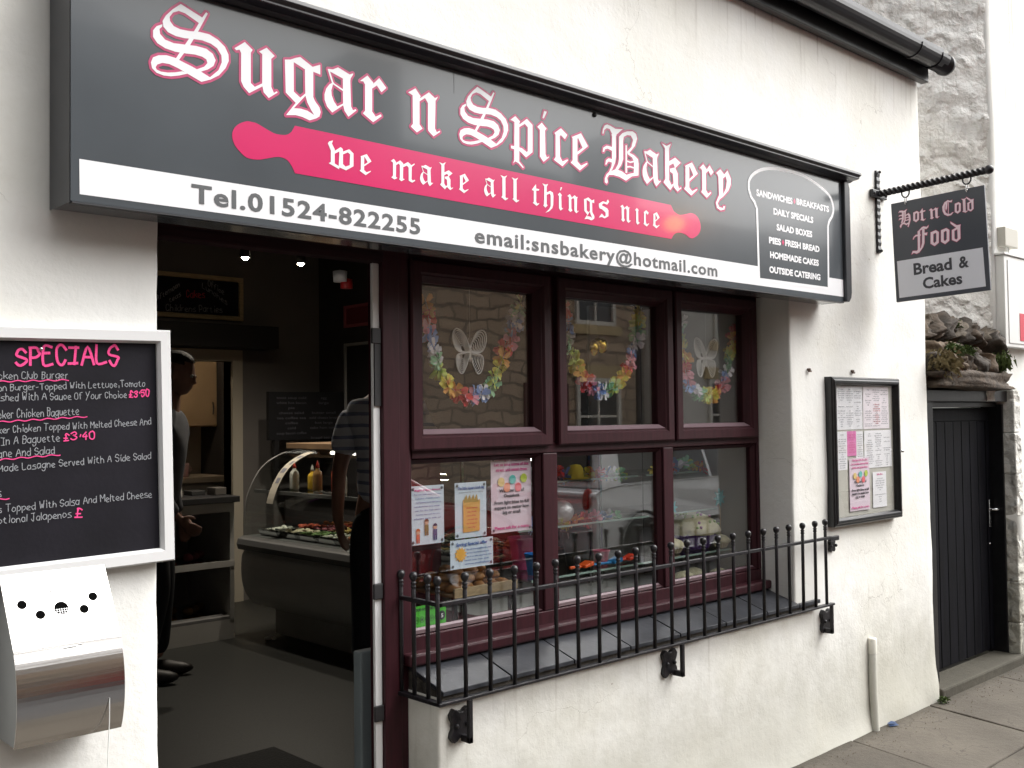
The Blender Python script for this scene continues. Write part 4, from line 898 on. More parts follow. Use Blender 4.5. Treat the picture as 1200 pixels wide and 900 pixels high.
m = MB(); m.flat(([(2.362+.008*i+.004*(i % 2), 1.272+.018*(i % 2)) for i in range(9)]+[(2.43, 1.262), (2.362, 1.262)], [tuple(range(11))]), lambda a, b: f9(a, b, .0001)); m.build('printed_food', mat('bag_food', (.42, .27, .06), .8), p)
mb = MB()
for i in range(6): put_text(mb, ['choose a sandwich', 'any drink', 'a piece of fruit', 'one small cake', 'crisps', 'only'][i], 2.372+.005*(i % 2), 2.424-.004*(i % 3), 1.240-i*.0135, .0058, lambda a, b: f9(a, b, .0002), .02)
mb.build('printed_text', TRED, p)
p = poster('large pale pink balloon poster at the right of the lower left pane', 2.492, 2.692, 1.142, 1.417, mat('pink_white_paper2', (0.72, 0.60, 0.67), 0.6)); party_poster(p, 2.492, 2.692, 1.142, 1.417, PY-.0002, 1)
p = poster('small wide poster with a yellow sun below the lunch bag poster', 2.299, 2.498, 1.034, 1.134, BLUEP)
mb = MB(); put_text(mb, 'Spring Special offer', 2.325, 2.470, 1.113, .011, f9, .035)
for i in range(5): put_text(mb, ['Buy any large breakfast this week', 'and get a hot drink for half price', 'eat in or take away from nine', 'until we run out', 'www.snsbakery'][i], 2.372-.01*(i > 2), 2.488-.012*(i % 2), 1.096-i*.0125, .006, f9, .02)
mb.build('printed_text', TBLUE, p)
m = MB(); pts = [(2.345+(.030 if i % 2 else .019)*cos(pi*i/12), 1.083+(.028 if i % 2 else .018)*sin(pi*i/12)) for i in range(24)]; m.flat((pts, [tuple(range(24))]), lambda a, b: f9(a, b, .0001)); m.build('printed_sun', mat('sun_yellow', (.80, .42, .06), .8), p)
o = sheet(2.130, 2.276, 0.850, 0.930, PY+.001, mat('rating_green', (0.08, 0.50, 0.04), 0.5), None, 0, 'rating_sticker', .0005); tag(o, 'bright green food hygiene rating sticker low in the lower left pane', 'sticker')
mb = MB(); put_text(mb, 'FOOD HYGIENE RATING', 2.137, 2.262, 0.913, .009, f9, .03); mb.build('printed_text', TBLK, o)
m = MB()
for i, x in enumerate((2.150, 2.171, 2.192, 2.213, 2.234)): m.tube([(x+.008*cos(a), PY-.0008, 0.884+.010*sin(a)) for a in [2*pi*k/12 for k in range(12)]], .0006, 4, closed=True); put_text(m, str(i), x-.003, x+.003, .880, .008, f9, .02)
m.flat(([(2.258+.014*cos(a), .887+.016*sin(a)) for a in [2*pi*k/16 for k in range(16)]], [tuple(range(16))]), f9); m.build('rating_numbers', TBLK, o)
m = MB(); put_text(m, '5', 2.2535, 2.2625, .880, .013, lambda a, b: f9(a, b, .0004), .03); m.build('rating_score', VWHITE, o)
m = MB(); m.flat(([(2.131, .851), (2.270, .851), (2.270, .857), (2.131, .857)], [(0,1,2,3)]), f9); m.build('black_strip', TBLK, o)
# ------------------------------------------------------------------ garlands and ornaments
FC = [(.86,.76,.12), (.88,.44,.10), (.80,.07,.08), (.85,.36,.46), (.85,.85,.88), (.26,.42,.80), (.36,.72,.44), (.66,.80,.20)]
FCN = ['yellow', 'orange', 'red', 'pink', 'white', 'blue', 'green', 'lime']
FM = []
for i, cl in enumerate(FC):
    m = MB(); r_ = random.Random(i)
    for k in range(9):
        a = 2*pi*k/9+(0.35 if k % 2 else 0); R0 = 0.033*(0.85+0.3*r_.random()); t = r_.uniform(-.008, .010); w_ = 0.42
        pts = [(0.003*cos(a), 0, 0.003*sin(a)), (R0*.6*cos(a-w_), t*.6, R0*.6*sin(a-w_)), (R0*cos(a-w_*.6), t, R0*sin(a-w_*.6)), (R0*1.04*cos(a), t*1.6+.003, R0*1.04*sin(a)), (R0*cos(a+w_*.6), t, R0*sin(a+w_*.6)), (R0*.6*cos(a+w_), t*.6-.002, R0*.6*sin(a+w_))]
        m.add(pts, [(0,1,2), (0,2,3), (0,3,4), (0,4,5)])
    mm = bpy.data.materials.new('petal_'+FCN[i]); mm.use_nodes = True; b = mm.node_tree.nodes['Principled BSDF']; b.inputs['Base Color'].default_value = (*cl, 1); b.inputs['Roughness'].default_value = .7
    b.inputs['Transmission Weight'].default_value = 0; b.inputs['Subsurface Weight'].default_value = 0.0
    FM.append(m.data('flower', mm))
def garland(label, pts, y, seed, group='flower garlands in the shop window', flat=False, step=.0175, name='flower_garland'):
    t = thing(name, label, 'garland', (pts[len(pts)//2][0], y, pts[len(pts)//2][1]), group); r_ = random.Random(seed)
    P = catmull([(a, b) for a, b in pts], 20); acc = 0; last = P[0]; k = seed
    cord = MB().tube([(a, y, b) for a, b in P[::10]], 0.0012, 4).build('cord', WHITEP, t)
    order = [0, 1, 2, 3, 5, 4, 6, 7]
    for q in P:
        acc += (Vector(q)-Vector(last)).length; last = q
        if acc >= step:
            acc = 0; k += 1
            put(FM[order[(k//2) % 8]], 'flower', t, (q[0]+r_.uniform(-.004, .004), y+r_.uniform(-.008, .008), q[1]+r_.uniform(-.004, .004)), (r_.uniform(-.7, .7)+(1.2 if flat else 0), r_.uniform(0, 6), r_.uniform(-.7, .7)), r_.uniform(.85, 1.15))
L1 = [(2.215,1.97),(2.227,1.934),(2.236,1.86),(2.258,1.782),(2.285,1.715),(2.345,1.652),(2.425,1.633),(2.510,1.662),(2.556,1.733),(2.594,1.81),(2.629,1.87),(2.648,1.92),(2.668,1.995)]
L2 = [(2.90,2.0),(2.921,1.924),(2.931,1.843),(2.971,1.77),(3.022,1.700),(3.103,1.656),(3.192,1.674),(3.245,1.717),(3.285,1.778),(3.327,1.85),(3.35,1.93),(3.357,1.99)]
L3 = [(3.640,1.99),(3.647,1.917),(3.651,1.816),(3.675,1.735),(3.730,1.668),(3.821,1.643),(3.915,1.664),(3.968,1.739),(3.997,1.807),(4.03,1.876),(4.052,1.965)]
garland('rainbow paper flower garland looping round the wire butterfly in the left upper pane', L1, .232, 1)
garland('rainbow paper flower garland in the middle upper pane around the gold ornament', L2, .232, 4)
garland('rainbow paper flower garland round the pale butterfly in the right upper pane', L3, .232, 9)
WIRE = mat('silver_wire', (0.85, 0.86, 0.84), 0.35); WIREG = mat('gold_foil', (0.72, 0.50, 0.10), 0.25, metal=1)
def wirefly(label, cx, y, cz, s, filig=False, mt_=WIRE):
    t = thing('wire_butterfly', label, 'ornament', (cx, y, cz), 'butterfly ornaments in the window')
    up_ = [(.04,.02),(.10,.35),(.35,.80),(.72,1.0),(.95,.86),(.98,.50),(.80,.10),(.45,-.05)]
    lo_ = [(.04,-.05),(.40,-.10),(.72,-.16),(.80,-.45),(.68,-.85),(.45,-.98),(.25,-.70),(.10,-.35)]
    for sg_ in (-1, 1):
        w_ = MB()
        for pts, c0 in ((up_, (.10, .05)), (lo_, (.10, -.10))):
            for k in range(9):
                f = 1-k*.092
                w_.tube([(cx+sg_*s*(c0[0]+(a-c0[0])*f), y+.03*s*k*(.5 if filig else 1), cz+s*(c0[1]+(b-c0[1])*f)) for a, b in catmull(pts, 4, True)], 0.0026 if k == 0 else 0.0016, 5, closed=True)
        w_.build('wing', mt_, t)
    MB().tube([(cx, y, cz-.45*s), (cx, y, cz), (cx, y, cz+.30*s)], [.002, .0045, .003], 8).tube([(cx, y, cz+.3*s), (cx-.10*s, y, cz+.62*s)], .0008, 4).tube([(cx, y, cz+.3*s), (cx+.10*s, y, cz+.62*s)], .0008, 4).build('body', mt_, t)
    MB().tube([(cx, y, cz+.3*s), (cx, y, 2.06)], .0004, 4).build('thread', WHITEP, t)
wirefly('silver ringed wire butterfly hanging in the left upper pane', 2.428, .245, 1.795, .080)
wirefly('pale filigree butterfly hanging in the right upper pane', 3.838, .245, 1.815, .088, True)
t = thing('gold_ornament', 'small shiny gold figure ornament hanging in the middle upper pane', 'ornament', (3.14, .27, 1.84))
g_ = MB(); g_.ball((3.115, .27, 1.835), .030, 10, sc=(.8, .5, 1.1)); g_.ball((3.165, .27, 1.845), .032, 10, sc=(.9, .5, 1.0)); g_.ball((3.14, .27, 1.86), .018, 8); g_.build('foil_body', WIREG, t)
MB().tube([(3.14, .27, 1.87), (3.14, .27, 2.06)], .0004, 4).build('thread', WHITEP, t)
# ------------------------------------------------------------------ window display
dz = thing('display_stand', 'tiered glass display shelves behind the shop window', 'shelf unit', (3.4, .45, .7))
MB().box(2.75, 4.12, .235, .80, .66, .768).build('base_board', WHITEP, dz, bevel=.003)
MB().prism([(2.10, .235), (2.745, .235), (2.745, .80), (2.47, .80)], lambda u, v, d: (u, v, d), .66, .768).build('base_board', mat('dark_red_cloth', (.10, .008, .016), .8, nscale=6, namt=.4, bscale=9, bstr=.5), dz, bevel=.003)
MB().box(2.48, 2.74, .80, .82, .66, 1.46).prism([(2.098, .24), (2.106, .232), (2.484, .80), (2.476, .812)], lambda u, v, d: (u, v, d), .66, 1.02).build('back_panel', mat('dark_red_backing', (.085, .010, .016), .7, nscale=3, namt=.35), dz)
MB().box(3.74, 4.12, .86, .88, .66, 2.1).build('back_panel', mat('pale_panel', (.42, .41, .39), .7), dz)
MB().box(4.125, 4.15, .235, .86, .66, 2.1).build('side_panel', mat('pale_panel2', (.32, .31, .29), .7), dz)
for z, ya in ((.928, .33), (1.115, .40), (1.292, .46)):
    MB().box(2.80, 3.60, ya, .78, z-.008, z).build('glass_shelf', CGLASS, dz); MB().box(3.66, 4.115, ya, .78, z-.008, z).build('glass_shelf', CGLASS, dz)
    MB().box(2.80, 3.60, ya-.004, ya-.001, z-.008, z).box(3.66, 4.115, ya-.004, ya-.001, z-.008, z).build('shelf_edge', mat('glass_edge', (.30, .42, .36), .2), dz)
for x in (2.81, 3.59, 3.67): MB().box(x-.006, x+.006, .74, .752, .768, 1.40).build('upright', CHROME, dz)
SPG = mat('sponge', (.62, .44, .18), .9, nscale=40, namt=.25, bscale=90, bstr=.6); ICE = mat('cream_icing', (.68, .64, .42), .8, nscale=60, namt=.12); CASEP = mat('purple_case', (.12, .05, .26), .6)
CKC = mat('cupcake_case', (.60, .52, .36), .8)
def cup(label, group, case_m, loc, s, deco=True, ice=ICE):
    t = thing('cupcake', label, 'cupcake', loc, group); x, y, z = loc; n = 20; v = []; f = []
    for j, (r, h) in enumerate(((.62, 0), (.80, .30), (1.0, .62))):
        for i in range(2*n): a = pi*i/n; q = r*(1.03 if i % 2 else .95); v.append((x+s*q*cos(a), y+s*q*sin(a), z+s*h))
    for j in range(2):
        for i in range(2*n): f.append((j*2*n+i, j*2*n+(i+1) % (2*n), (j+1)*2*n+(i+1) % (2*n), (j+1)*2*n+i))
    f.append(tuple(range(2*n))[::-1]); MB().add(v, f).build('case', case_m, t)
    m = MB(); r_ = random.Random(int(x*1000)); P = []
    prof = [(1.02, .58), (1.12, .72), (1.05, .92), (.86, 1.12), (.6, 1.28), (.3, 1.40), (.02, 1.44)]
    vs = []; N = 22
    for r, h in prof:
        for i in range(N): a = 2*pi*i/N; q = 1+.05*sin(5*a+h*9)+r_.uniform(-.025, .025); vs.append((x+s*r*q*cos(a), y+s*r*q*sin(a), z+s*(h+r_.uniform(-.02, .02))))
    fs = [(j*N+i, j*N+(i+1) % N, (j+1)*N+(i+1) % N, (j+1)*N+i) for j in range(len(prof)-1) for i in range(N)]
    fs.append(tuple(range((len(prof)-1)*N, len(prof)*N))); m.add(vs, fs, True).build('icing', ice, t)
    if deco:
        for cl, nm in (((.35, .12, .30), 'mauve_drop'), ((.30, .45, .12), 'green_drop')):
            m = MB()
            for k in range(14):
                a = r_.uniform(0, 2*pi); e = r_.uniform(.15, 1.0); r0 = 1.08*cos(e*1.35); m.ball((x+s*r0*cos(a), y+s*r0*sin(a), z+s*(.72+.72*sin(e*1.35))), s*.065, 6)
            m.build('sugar_drops', mat(nm, cl, .4), t)
    return t
cup('giant cupcake with cream dome and purple case in the right window bay', None, CASEP, (3.985, .45, .932), .118)
for lab, x, y, z, s in (('cream cupcake below the star pick, on the same shelf as the giant cupcake', 4.085, .36, .932, .042), ('cream cupcake left of the giant cupcake, partly behind the mullion', 3.78, .40, .932, .045),
    ('left of two cupcakes on the base below the giant cupcake', 3.85, .40, .770, .050), ('right of two cupcakes on the base below the giant cupcake', 3.955, .42, .770, .052), ('small cupcake at the right end of the window base', 4.07, .36, .770, .046)):
    cup(lab, 'small cupcakes in the window', CKC, (x, y, z), s, False)
def star(label, x, y, z, r, cl, nm, stick=True):
    t = thing('star_pick', label, 'decoration', (x, y, z), 'star and flower picks in the window')
    for j in range(3):
        pts = [(x+(r if i % 2 == 0 else r*.48)*cos(pi*i/8+.1), z+(r if i % 2 == 0 else r*.48)*sin(pi*i/8+.1)) for i in range(16)]
        if j == 0: MB().prism(pts, lambda u, v, d: (u, y+d, v), -.004, .004).build('star', mat(nm, cl, .35), t, bevel=.001)
    if stick: MB().tube([(x, y, z-.01), (x+.004, y, z-.18)], .0022, 6).build('stick', WOODP, t)
star('turquoise flower shaped pick on a thin stick in the right cupcake', 4.083, .36, 1.165, .046, (.03, .42, .46), 'turquoise')
star('turquoise star pick partly hidden by the right mullion', 3.772, .40, 1.135, .040, (.03, .42, .46), 'turquoise', False)
garland('flower garland lying along the top shelf of the right window bay', [(3.74, 1.300), (3.84, 1.312), (3.93, 1.325), (4.02, 1.322), (4.10, 1.304)], .47, 0, 'garlands on the window shelves', True, .014)
garland('flower garland piled on the left of the top shelf in the middle window bay', [(2.86, 1.300), (2.93, 1.33), (3.01, 1.31), (3.10, 1.33), (3.18, 1.30)], .50, 3, 'garlands on the window shelves', True, .013)
garland('flower garland lying right of the yellow hat on the top shelf', [(3.26, 1.30), (3.36, 1.31), (3.46, 1.302), (3.57, 1.298)], .52, 12, 'garlands on the window shelves', True, .014)
garland('flower garland lying on the second shelf of the middle window bay', [(2.86, 1.12), (2.98, 1.125), (3.2, 1.122), (3.38, 1.13), (3.45, 1.12)], .45, 6, 'garlands on the window shelves', True, .022)
hm = MB(); hm.lathe((3.21, .47, 1.292), [(.055, .002), (.058, .006), (.034, .010), (.032, .045), (.022, .060), (.001, .064)], 20); ho = hm.build('yellow_hat', mat('yellow_felt', (.72, .55, .04), .7), None); tag(ho, 'small yellow sun hat on the top shelf of the middle window bay', 'hat')
bm_ = MB(); bm_.ball((3.10, .45, 1.165), .050, 16, sc=(1.05, 1, .95)); bo = bm_.build('silver_ball', mat('silver_foil_ball', (.62, .64, .64), .35, metal=.5, bscale=60, bstr=.8, bdist=.006), None); tag(bo, 'crinkled silver foil ball on the second shelf of the middle bay', 'ornament')
def pail(name, label, x, y, z, r, h, cl, nm, handle=True):
    t = thing(name, label, 'bucket', (x, y, z), 'toy buckets in the window')
    MB().lathe((x, y, z), [(r*.7, 0), (r, h), (r*1.07, h), (r*1.07, h-.006), (r*.97, h-.002), (r*.68, .004), (.001, .004)], 24).build('tub', mat(nm, cl, .4), t)
    if handle: MB().tube([(x+r*cos(a), y-.01, z+h-r*1.1*sin(a)) for a in [pi*k/12 for k in range(13)]], .002, 5).build('handle', WHITEP, t)
pail('bucket', 'black bucket with a thin handle on the lower glass shelf', 3.20, .46, .930, .065, .15, (.02, .03, .025), 'dark_green_plastic')
pail('bucket', 'small pink pot beside the black bucket', 3.33, .44, .930, .036, .055, (.62, .15, .22), 'pink_plastic', False)
pail('bucket', 'bright blue cup at the left edge of the middle window bay', 3.035-.13, .42, .930, .036, .085, (.02, .20, .62), 'blue_plastic', False)
pail('bucket', 'pink box shaped pot behind the blue cup at left of the middle bay', 2.98, .56, .932, .06, .13, (.55, .07, .22), 'rose_plastic', False)
def scoop(label, x, y, z, cl, nm, L, rot=0):
    t = thing('toy_spade', label, 'toy spade', (x, y, z), 'toy spades on the lower glass shelf')
    m = MB(); m.add([(x, y-.022, z+.004), (x+.050, y-.026, z+.012), (x+.050, y+.026, z+.012), (x, y+.022, z+.004), (x, y-.022, z+.016), (x+.050, y-.026, z+.030), (x+.050, y+.026, z+.030), (x, y+.022, z+.016)], [(3,2,1,0),(4,5,6,7),(0,1,5,4),(1,2,6,5),(2,3,7,6),(3,0,4,7)]); m.build('blade', mat(nm, cl, .4), t, bevel=.003)
    MB().tube([(x, y, z+.010), (x-L, y, z+.012)], .006, 8).build('shaft', mat(nm, cl, .4), t)
scoop('orange toy spade left of the blue one on the lower glass shelf', 3.13, .37, .932, (.80, .12, .02), 'orange_plastic', .07)
scoop('long blue toy spade lying on the lower glass shelf', 3.30, .36, .932, (.03, .25, .55), 'sky_plastic', .11)
scoop('red toy scoop at the right of the lower glass shelf', 3.42, .38, .932, (.78, .06, .02), 'red_plastic', .04)
CKM = mat('cookie', (.62, .43, .17), .9, nscale=30, namt=.2, bscale=60, bstr=.7); CHOC = mat('chocolate', (.04, .015, .01), .5)
def cookie(label, x, y, z, r, tilt=0, dome=False):
    t = thing('cookie', label, 'cookie', (x, y, z), 'cookies on the window base'); r_ = random.Random(int(x*997))
    v = []; N = 18; pr = [(.2, 0), (.92, .02), (1.0, .14), (.88, .27), (.45, .36 if not dome else .62), (.02, .38 if not dome else .7)]
    for a_, h in pr:
        for i in range(N): an = 2*pi*i/N; q = 1+r_.uniform(-.05, .05); v.append((x+r*a_*q*cos(an), y+r*a_*q*sin(an), z+r*h*(1+r_.uniform(-.06, .06))))
    f = [(j*N+i, j*N+(i+1) % N, (j+1)*N+(i+1) % N, (j+1)*N+i) for j in range(len(pr)-1) for i in range(N)]+[tuple(range(N))[::-1]]
    MB().add(v, f, True).build('biscuit', CKM, t)
    m = MB()
    for k in range(9): a = r_.uniform(0, 6.28); e = r_.uniform(.1, .85)*r; m.ball((x+e*cos(a), y+e*sin(a), z+r*(.34 if not dome else .55)*(1.05-.25*e/r)), r*.10, 6)
    m.build('chips', CHOC, t)
cookie('pale round bun at the left corner of the middle window base', 2.865, .33, .770, .045, dome=True)
cookie('second bun just right of the corner bun in the middle bay', 2.925, .40, .770, .040, dome=True)
cookie('flat cookie in the middle of the middle bay base', 3.10, .35, .770, .042)
cookie('large chocolate chip cookie at the right of the middle bay base', 3.22, .36, .770, .055, dome=True)
cookie('flat cookie leaning by the right mullion of the middle bay', 3.35, .38, .770, .045)
# bread tray behind the left pane
bt = thing('bread_tray', 'wooden tray heaped with small brown rolls behind the posters', 'tray', (2.60, .46, .93))
MB().box(2.42, 2.735, .34, .66, .905, .915).box(2.42, 2.735, .335, .345, .905, .94).box(2.42, 2.735, .655, .665, .905, .94).build('tray_board', WOODP, bt, bevel=.002)
for sx_ in (2.44, 2.72):
    for sy_ in (.36, .64): MB().box(sx_-.008, sx_+.008, sy_-.008, sy_+.008, .769, .905).build('tray_leg', CHROME, bt)
BRD = mat('golden_crust', (.42, .20, .06), .6, nscale=14, namt=.35)
m = MB(); r_ = random.Random(5); v = []; N = 12
for j, (a_, h) in enumerate(((.5, 0), (1, .25), (1, .5), (.75, .85), (.3, 1.0), (.02, 1.02))):
    for i in range(N): v.append((a_*.036*cos(2*pi*i/N), a_*.024*sin(2*pi*i/N), h*.030))
m.add(v, [(j*N+i, j*N+(i+1) % N, (j+1)*N+(i+1) % N, (j+1)*N+i) for j in range(5) for i in range(N)], True); RM = m.data('bread_roll', BRD)
k = 0
for lay in range(3):
    for a in range(5-lay):
        for b in range(4-lay):
            o = put(RM, 'bread_roll', None, (2.46+.058*a+.03*lay+r_.uniform(-.006, .006), .385+.068*b+.03*lay, .918+.026*lay), (r_.uniform(-.2, .2), r_.uniform(-.2, .2), r_.uniform(0, 3)), r_.uniform(.9, 1.1)); tag(o, 'small brown bread roll heaped on the wooden tray behind the posters', 'bread roll', 'rolls heaped on the wooden tray')
# ------------------------------------------------------------------ shop interior
GW = 'behind the counter'
ct = thing('front_counter', 'low white fronted counter with dark worktop at the back of the shop', 'counter', (2.8, 3.9, .12))
MB().box(1.0, 3.40, 3.70, 4.4, 1.02, 1.06).build('worktop', DARK, ct, bevel=.004)
MB().box(1.0, 3.38, 3.75, 3.78, .12, .25).build('plinth', CABW, ct); MB().box(1.0, 3.38, 4.36, 4.40, .25, 1.02).build('back_board', CABG, ct)
for z in (.27, .62): MB().box(1.0, 3.38, 3.75, 4.35, z-.02, z).build('shelf', CABG, ct, bevel=.002)
MB().box(1.0, 3.38, 3.745, 3.775, .955, 1.019).build('top_rail', CABW, ct); MB().box(1.0, 3.38, 3.742, 3.749, .595, .635).build('shelf_lip', CABW, ct)
for x in (2.0, 3.35): MB().box(x, x+.03, 3.746, 4.35, .25, .955).build('divider', CABW, ct)
for lab, xx, zz, cl, nm in (('tray of dark pastries on the upper open shelf of the front counter', 2.9, .62, (.22, .05, .06), 'jam_pastry'), ('tray of brown loaves on the lower open shelf of the front counter', 2.9, .27, (.20, .11, .04), 'dark_crust')):
    t = thing('food_tray', lab, 'tray', (xx, 3.95, zz+.001), 'trays on the open shelves')
    MB().box(xx-.42, xx+.42, 3.80, 4.10, zz+.001, zz+.012).build('tray', CHROME, t)
    for i in range(12): MB().ball((xx-.36+.065*i, 3.90+.05*(i % 3), zz+.04), .04, 8, sc=(1, 1, .7)).build('pastry', mat(nm, cl, .7, nscale=20, namt=.4), t)
# curved glass display cabinet
dc = thing('display_cabinet', 'grey refrigerated display cabinet with curved glass front and filled food trays', 'display cabinet', (3.7, 2.7, .12))
YA, YB2 = 1.35, 3.70
def ext(prof, y0, y1, m): n = len(prof); return m.add([(a, y0, b) for a, b in prof]+[(a, y1, b) for a, b in prof], [tuple(range(n)), tuple(range(2*n-1, n-1, -1))]+[(i, i+n, (i+1) % n+n, (i+1) % n) for i in range(n)])
ext([(3.66, .12), (3.66, .30), (4.4, .30), (4.4, .12)], YA, YB2, MB()).build('plinth', CABW, dc)
belly = catmull([(3.62, .30), (3.50, .34), (3.43, .43), (3.405, .55), (3.41, .66), (3.43, .70)], 4)
ext(belly+[(4.4, .70), (4.4, .30)], YA, YB2, MB()).build('belly_panel', mat('cabinet_pale', (.72, .71, .68), .4), dc)
ext([(3.425, .70), (3.385, .71), (3.375, .745), (3.385, .78), (3.42, .795), (4.4, .795), (4.4, .702)], YA-.01, YB2+.01, MB()).build('bumper', mat('cabinet_dark_grey', (.16, .16, .16), .4), dc, bevel=.004)
gl_ = catmull([(3.43, .796), (3.43, .93), (3.46, 1.08), (3.56, 1.24), (3.72, 1.33), (3.92, 1.36), (4.15, 1.36)], 5)
m = MB(); n = len(gl_); m.add([(a, YA, b) for a, b in gl_]+[(a, YB2, b) for a, b in gl_], [(i, i+1, n+i+1, n+i) for i in range(n-1)], True); m.build('curved_glass', CGLASS, dc)
for yy in (YB2, YA):
    m = MB(); m.add([(a, yy, b) for a, b in gl_]+[(4.15, yy, .796)], [tuple(range(n+1))]); m.build('end_glass', CGLASS, dc)
    MB().tube([(a, yy, b) for a, b in gl_], .004, 6).build('glass_trim', CABG, dc)
MB().box(3.50, 4.3, YA+.02, YB2-.03, 1.085, 1.095).build('glass_shelf', CGLASS, dc); MB().box(3.488, 3.50, YA+.02, YB2-.03, 1.078, 1.10).build('shelf_edge', CABG, dc)
MB().box(3.75, 4.3, YA, YB2, 1.362, 1.40).build('top_board', mat('top_board', (.22, .14, .08), .6), dc, bevel=.003)
tl = MB().tube([(4.05, YA+.1, 1.325), (4.05, YB2-.1, 1.325)], .012, 8).build('strip_light', mat('strip_glow', (.8, .8, .8), .5, emit=(1, .93, .80), estr=3.6), dc)
FOODC = [(.70, .68, .60), (.55, .10, .05), (.12, .20, .05), (.62, .45, .14), (.45, .16, .06), (.66, .58, .40), (.30, .08, .10), (.60, .60, .50)]
r_ = random.Random(11); kk = 0
TRM = MB().ring(-.10, .10, -.145, .145, [(0, 0), (0, .012), (.006, .012), (.014, -.02), (.012, -.03), (0, 0)][:-1]).add([(-.09, -.02, -.135), (.09, -.02, -.135), (.09, -.02, .135), (-.09, -.02, .135)], [(0,1,2,3)])
TRM.v = [(x, z, y) for x, y, z in TRM.v]; TRD = TRM.data('tray_pan', CHROME)
for j in range(10):
    for i in range(3):
        x, y = 3.60+.215*i, 3.52-.215*j+0; y = 3.50-.222*j
        if y < YA+.1: continue
        nm = ['white salad', 'tomato', 'lettuce', 'grated cheese', 'bean', 'coleslaw', 'beetroot', 'egg'][kk % 8]
        rowd = ['front', 'middle', 'rear'][i]
        t = thing('food_tray', 'steel tray of %s, %s row of the cabinet, %s' % (nm, rowd, ['at its far end', 'second from far end', 'third from far end', 'fourth from far end', 'fifth from far end', 'sixth from far end', 'seventh from far end', 'eighth from far end', 'ninth from far end', 'tenth from far end'][j]), 'food tray', (x, y, .83), 'food trays in the display cabinet')
        put(TRD, 'tray_pan', t, (x, y, .83), (0, 0, pi/2*0))
        m = MB()
        for q in range(34): m.ball((x+r_.uniform(-.07, .07), y+r_.uniform(-.10, .10), .825+r_.uniform(0, .02)), r_.uniform(.011, .022), 6, sc=(1, 1.2, .6))
        fo = m.build('filling', mat('filling_%d' % (kk % 8), FOODC[kk % 8], .7, nscale=60, namt=.3), t); fo['kind'] = 'stuff'; kk += 3 if i == 1 else 1
BC = [(.62, .60, .55), (.72, .45, .05), (.35, .20, .08), (.60, .05, .03), (.70, .68, .60), (.05, .05, .06), (.50, .10, .04), (.66, .50, .10), (.10, .25, .08)]
BL = ['white', 'yellow', 'brown', 'red', 'cream', 'black', 'dark red', 'amber', 'green']
bp_ = None
for i, cl in enumerate(BC):
    y = 3.45-.14*i; x = 3.66+.05*(i % 2); h = [.16, .14, .17, .19, .15, .18, .15, .13, .16][i]
    t = thing('sauce_bottle', '%s sauce bottle on the glass shelf inside the display cabinet' % BL[i], 'bottle', (x, y, 1.096), 'sauce bottles in the display cabinet')
    MB().lathe((x, y, 1.096), [(.001, 0), (.030, 0), (.031, .01), (.031, h*.62), (.026, h*.74), (.012, h*.82), (.012, h*.9), (.001, h*.9)], 14).build('bottle_body', mat('sauce_%d' % i, cl, .25), t)
    MB().lathe((x, y, 1.096), [(.001, h*.901), (.014, h*.901), (.010, h), (.001, h+.03)], 10).build('cap', mat('cap_%d' % (i % 2), ((.6, .05, .03), (.6, .6, .55))[i % 2], .4), t)
tk = MB(); n = len(gl_); seg_ = gl_[8:22]; ns = len(seg_); tk.add([(a-.003, 3.35, b+.003) for a, b in seg_]+[(a-.003, 3.43, b+.003) for a, b in seg_], [(i, i+1, ns+i+1, ns+i) for i in range(ns-1)]); to = tk.build('price_strip', mat('cream_card', (.50, .46, .38), .7), None); tag(to, 'curved cream price strip stuck on the far end of the display cabinet glass', 'price card')
mb = MB()
for i in range(4, ns-3, 2): mb.add([(seg_[i][0]-.0042, 3.365, seg_[i][1]+.0042), (seg_[i+1][0]-.0042, 3.365, seg_[i+1][1]+.0042), (seg_[i+1][0]-.0042, 3.415-.01*(i % 3), seg_[i+1][1]+.0042), (seg_[i][0]-.0042, 3.415-.01*(i % 3), seg_[i][1]+.0042)], [(0,1,2,3)])
mb.build('price_lines', TGREY, to)
# board, pictures, spots
mn = thing('menu_board', 'pine framed chalkboard listing parties and cakes high on the back wall', 'chalkboard', (3.75, 4.99, 2.52))
MB().ring(3.10, 4.118, 2.355, 2.70, [(0, 4.99), (0, 4.955), (.032, 4.950), (.036, 4.965), (.036, 4.99)]).build('frame', WOODP, mn)
MB().box(3.13, 4.09, 4.968, 4.99, 2.385, 2.67).build('board', CHALKB, mn)
g2 = MB(); p2 = MB(); fm = lambda u, w, d=0: (u, 4.966-d, w)
def w2(mb, tx, x0, z0, x1, z1, xh, th):
    for i, st in enumerate(hand_strokes(tx, x0, z0, x1, z1, xh)): ribbon(mb, st, th, lambda u, v, d: fm(u, v, .0002*(i % 5)))
w2(g2, 'Childrens Parties', 3.475, 2.402, 3.95, 2.415, .028, .0052); w2(g2, 'Afternoon', 3.40, 2.47, 3.59, 2.60, .024, .0042); w2(g2, 'teas', 3.50, 2.46, 3.60, 2.53, .022, .0042)
w2(g2, 'Office', 3.82, 2.62, 3.96, 2.555, .026, .0042); w2(g2, 'Lunches', 3.77, 2.60, 3.99, 2.475, .024, .0042); w2(g2, 'Hot', 3.30, 2.60, 3.38, 2.61, .026, .0045)
w2(p2, 'Cakes', 3.64, 2.515, 3.80, 2.525, .030, .0060); g2.build('chalk_writing', CHALK, mn); p2.build('red_writing', mat('red_chalk', (.55, .04, .06), .9), mn)
MB().ring(3.50, 4.03, -.0, 2.03, [(0, 5.0), (-.09, 5.0), (-.09, 4.975), (.0, 4.97), (0, 5.12)]).build('door_architrave', CREAM, bk)
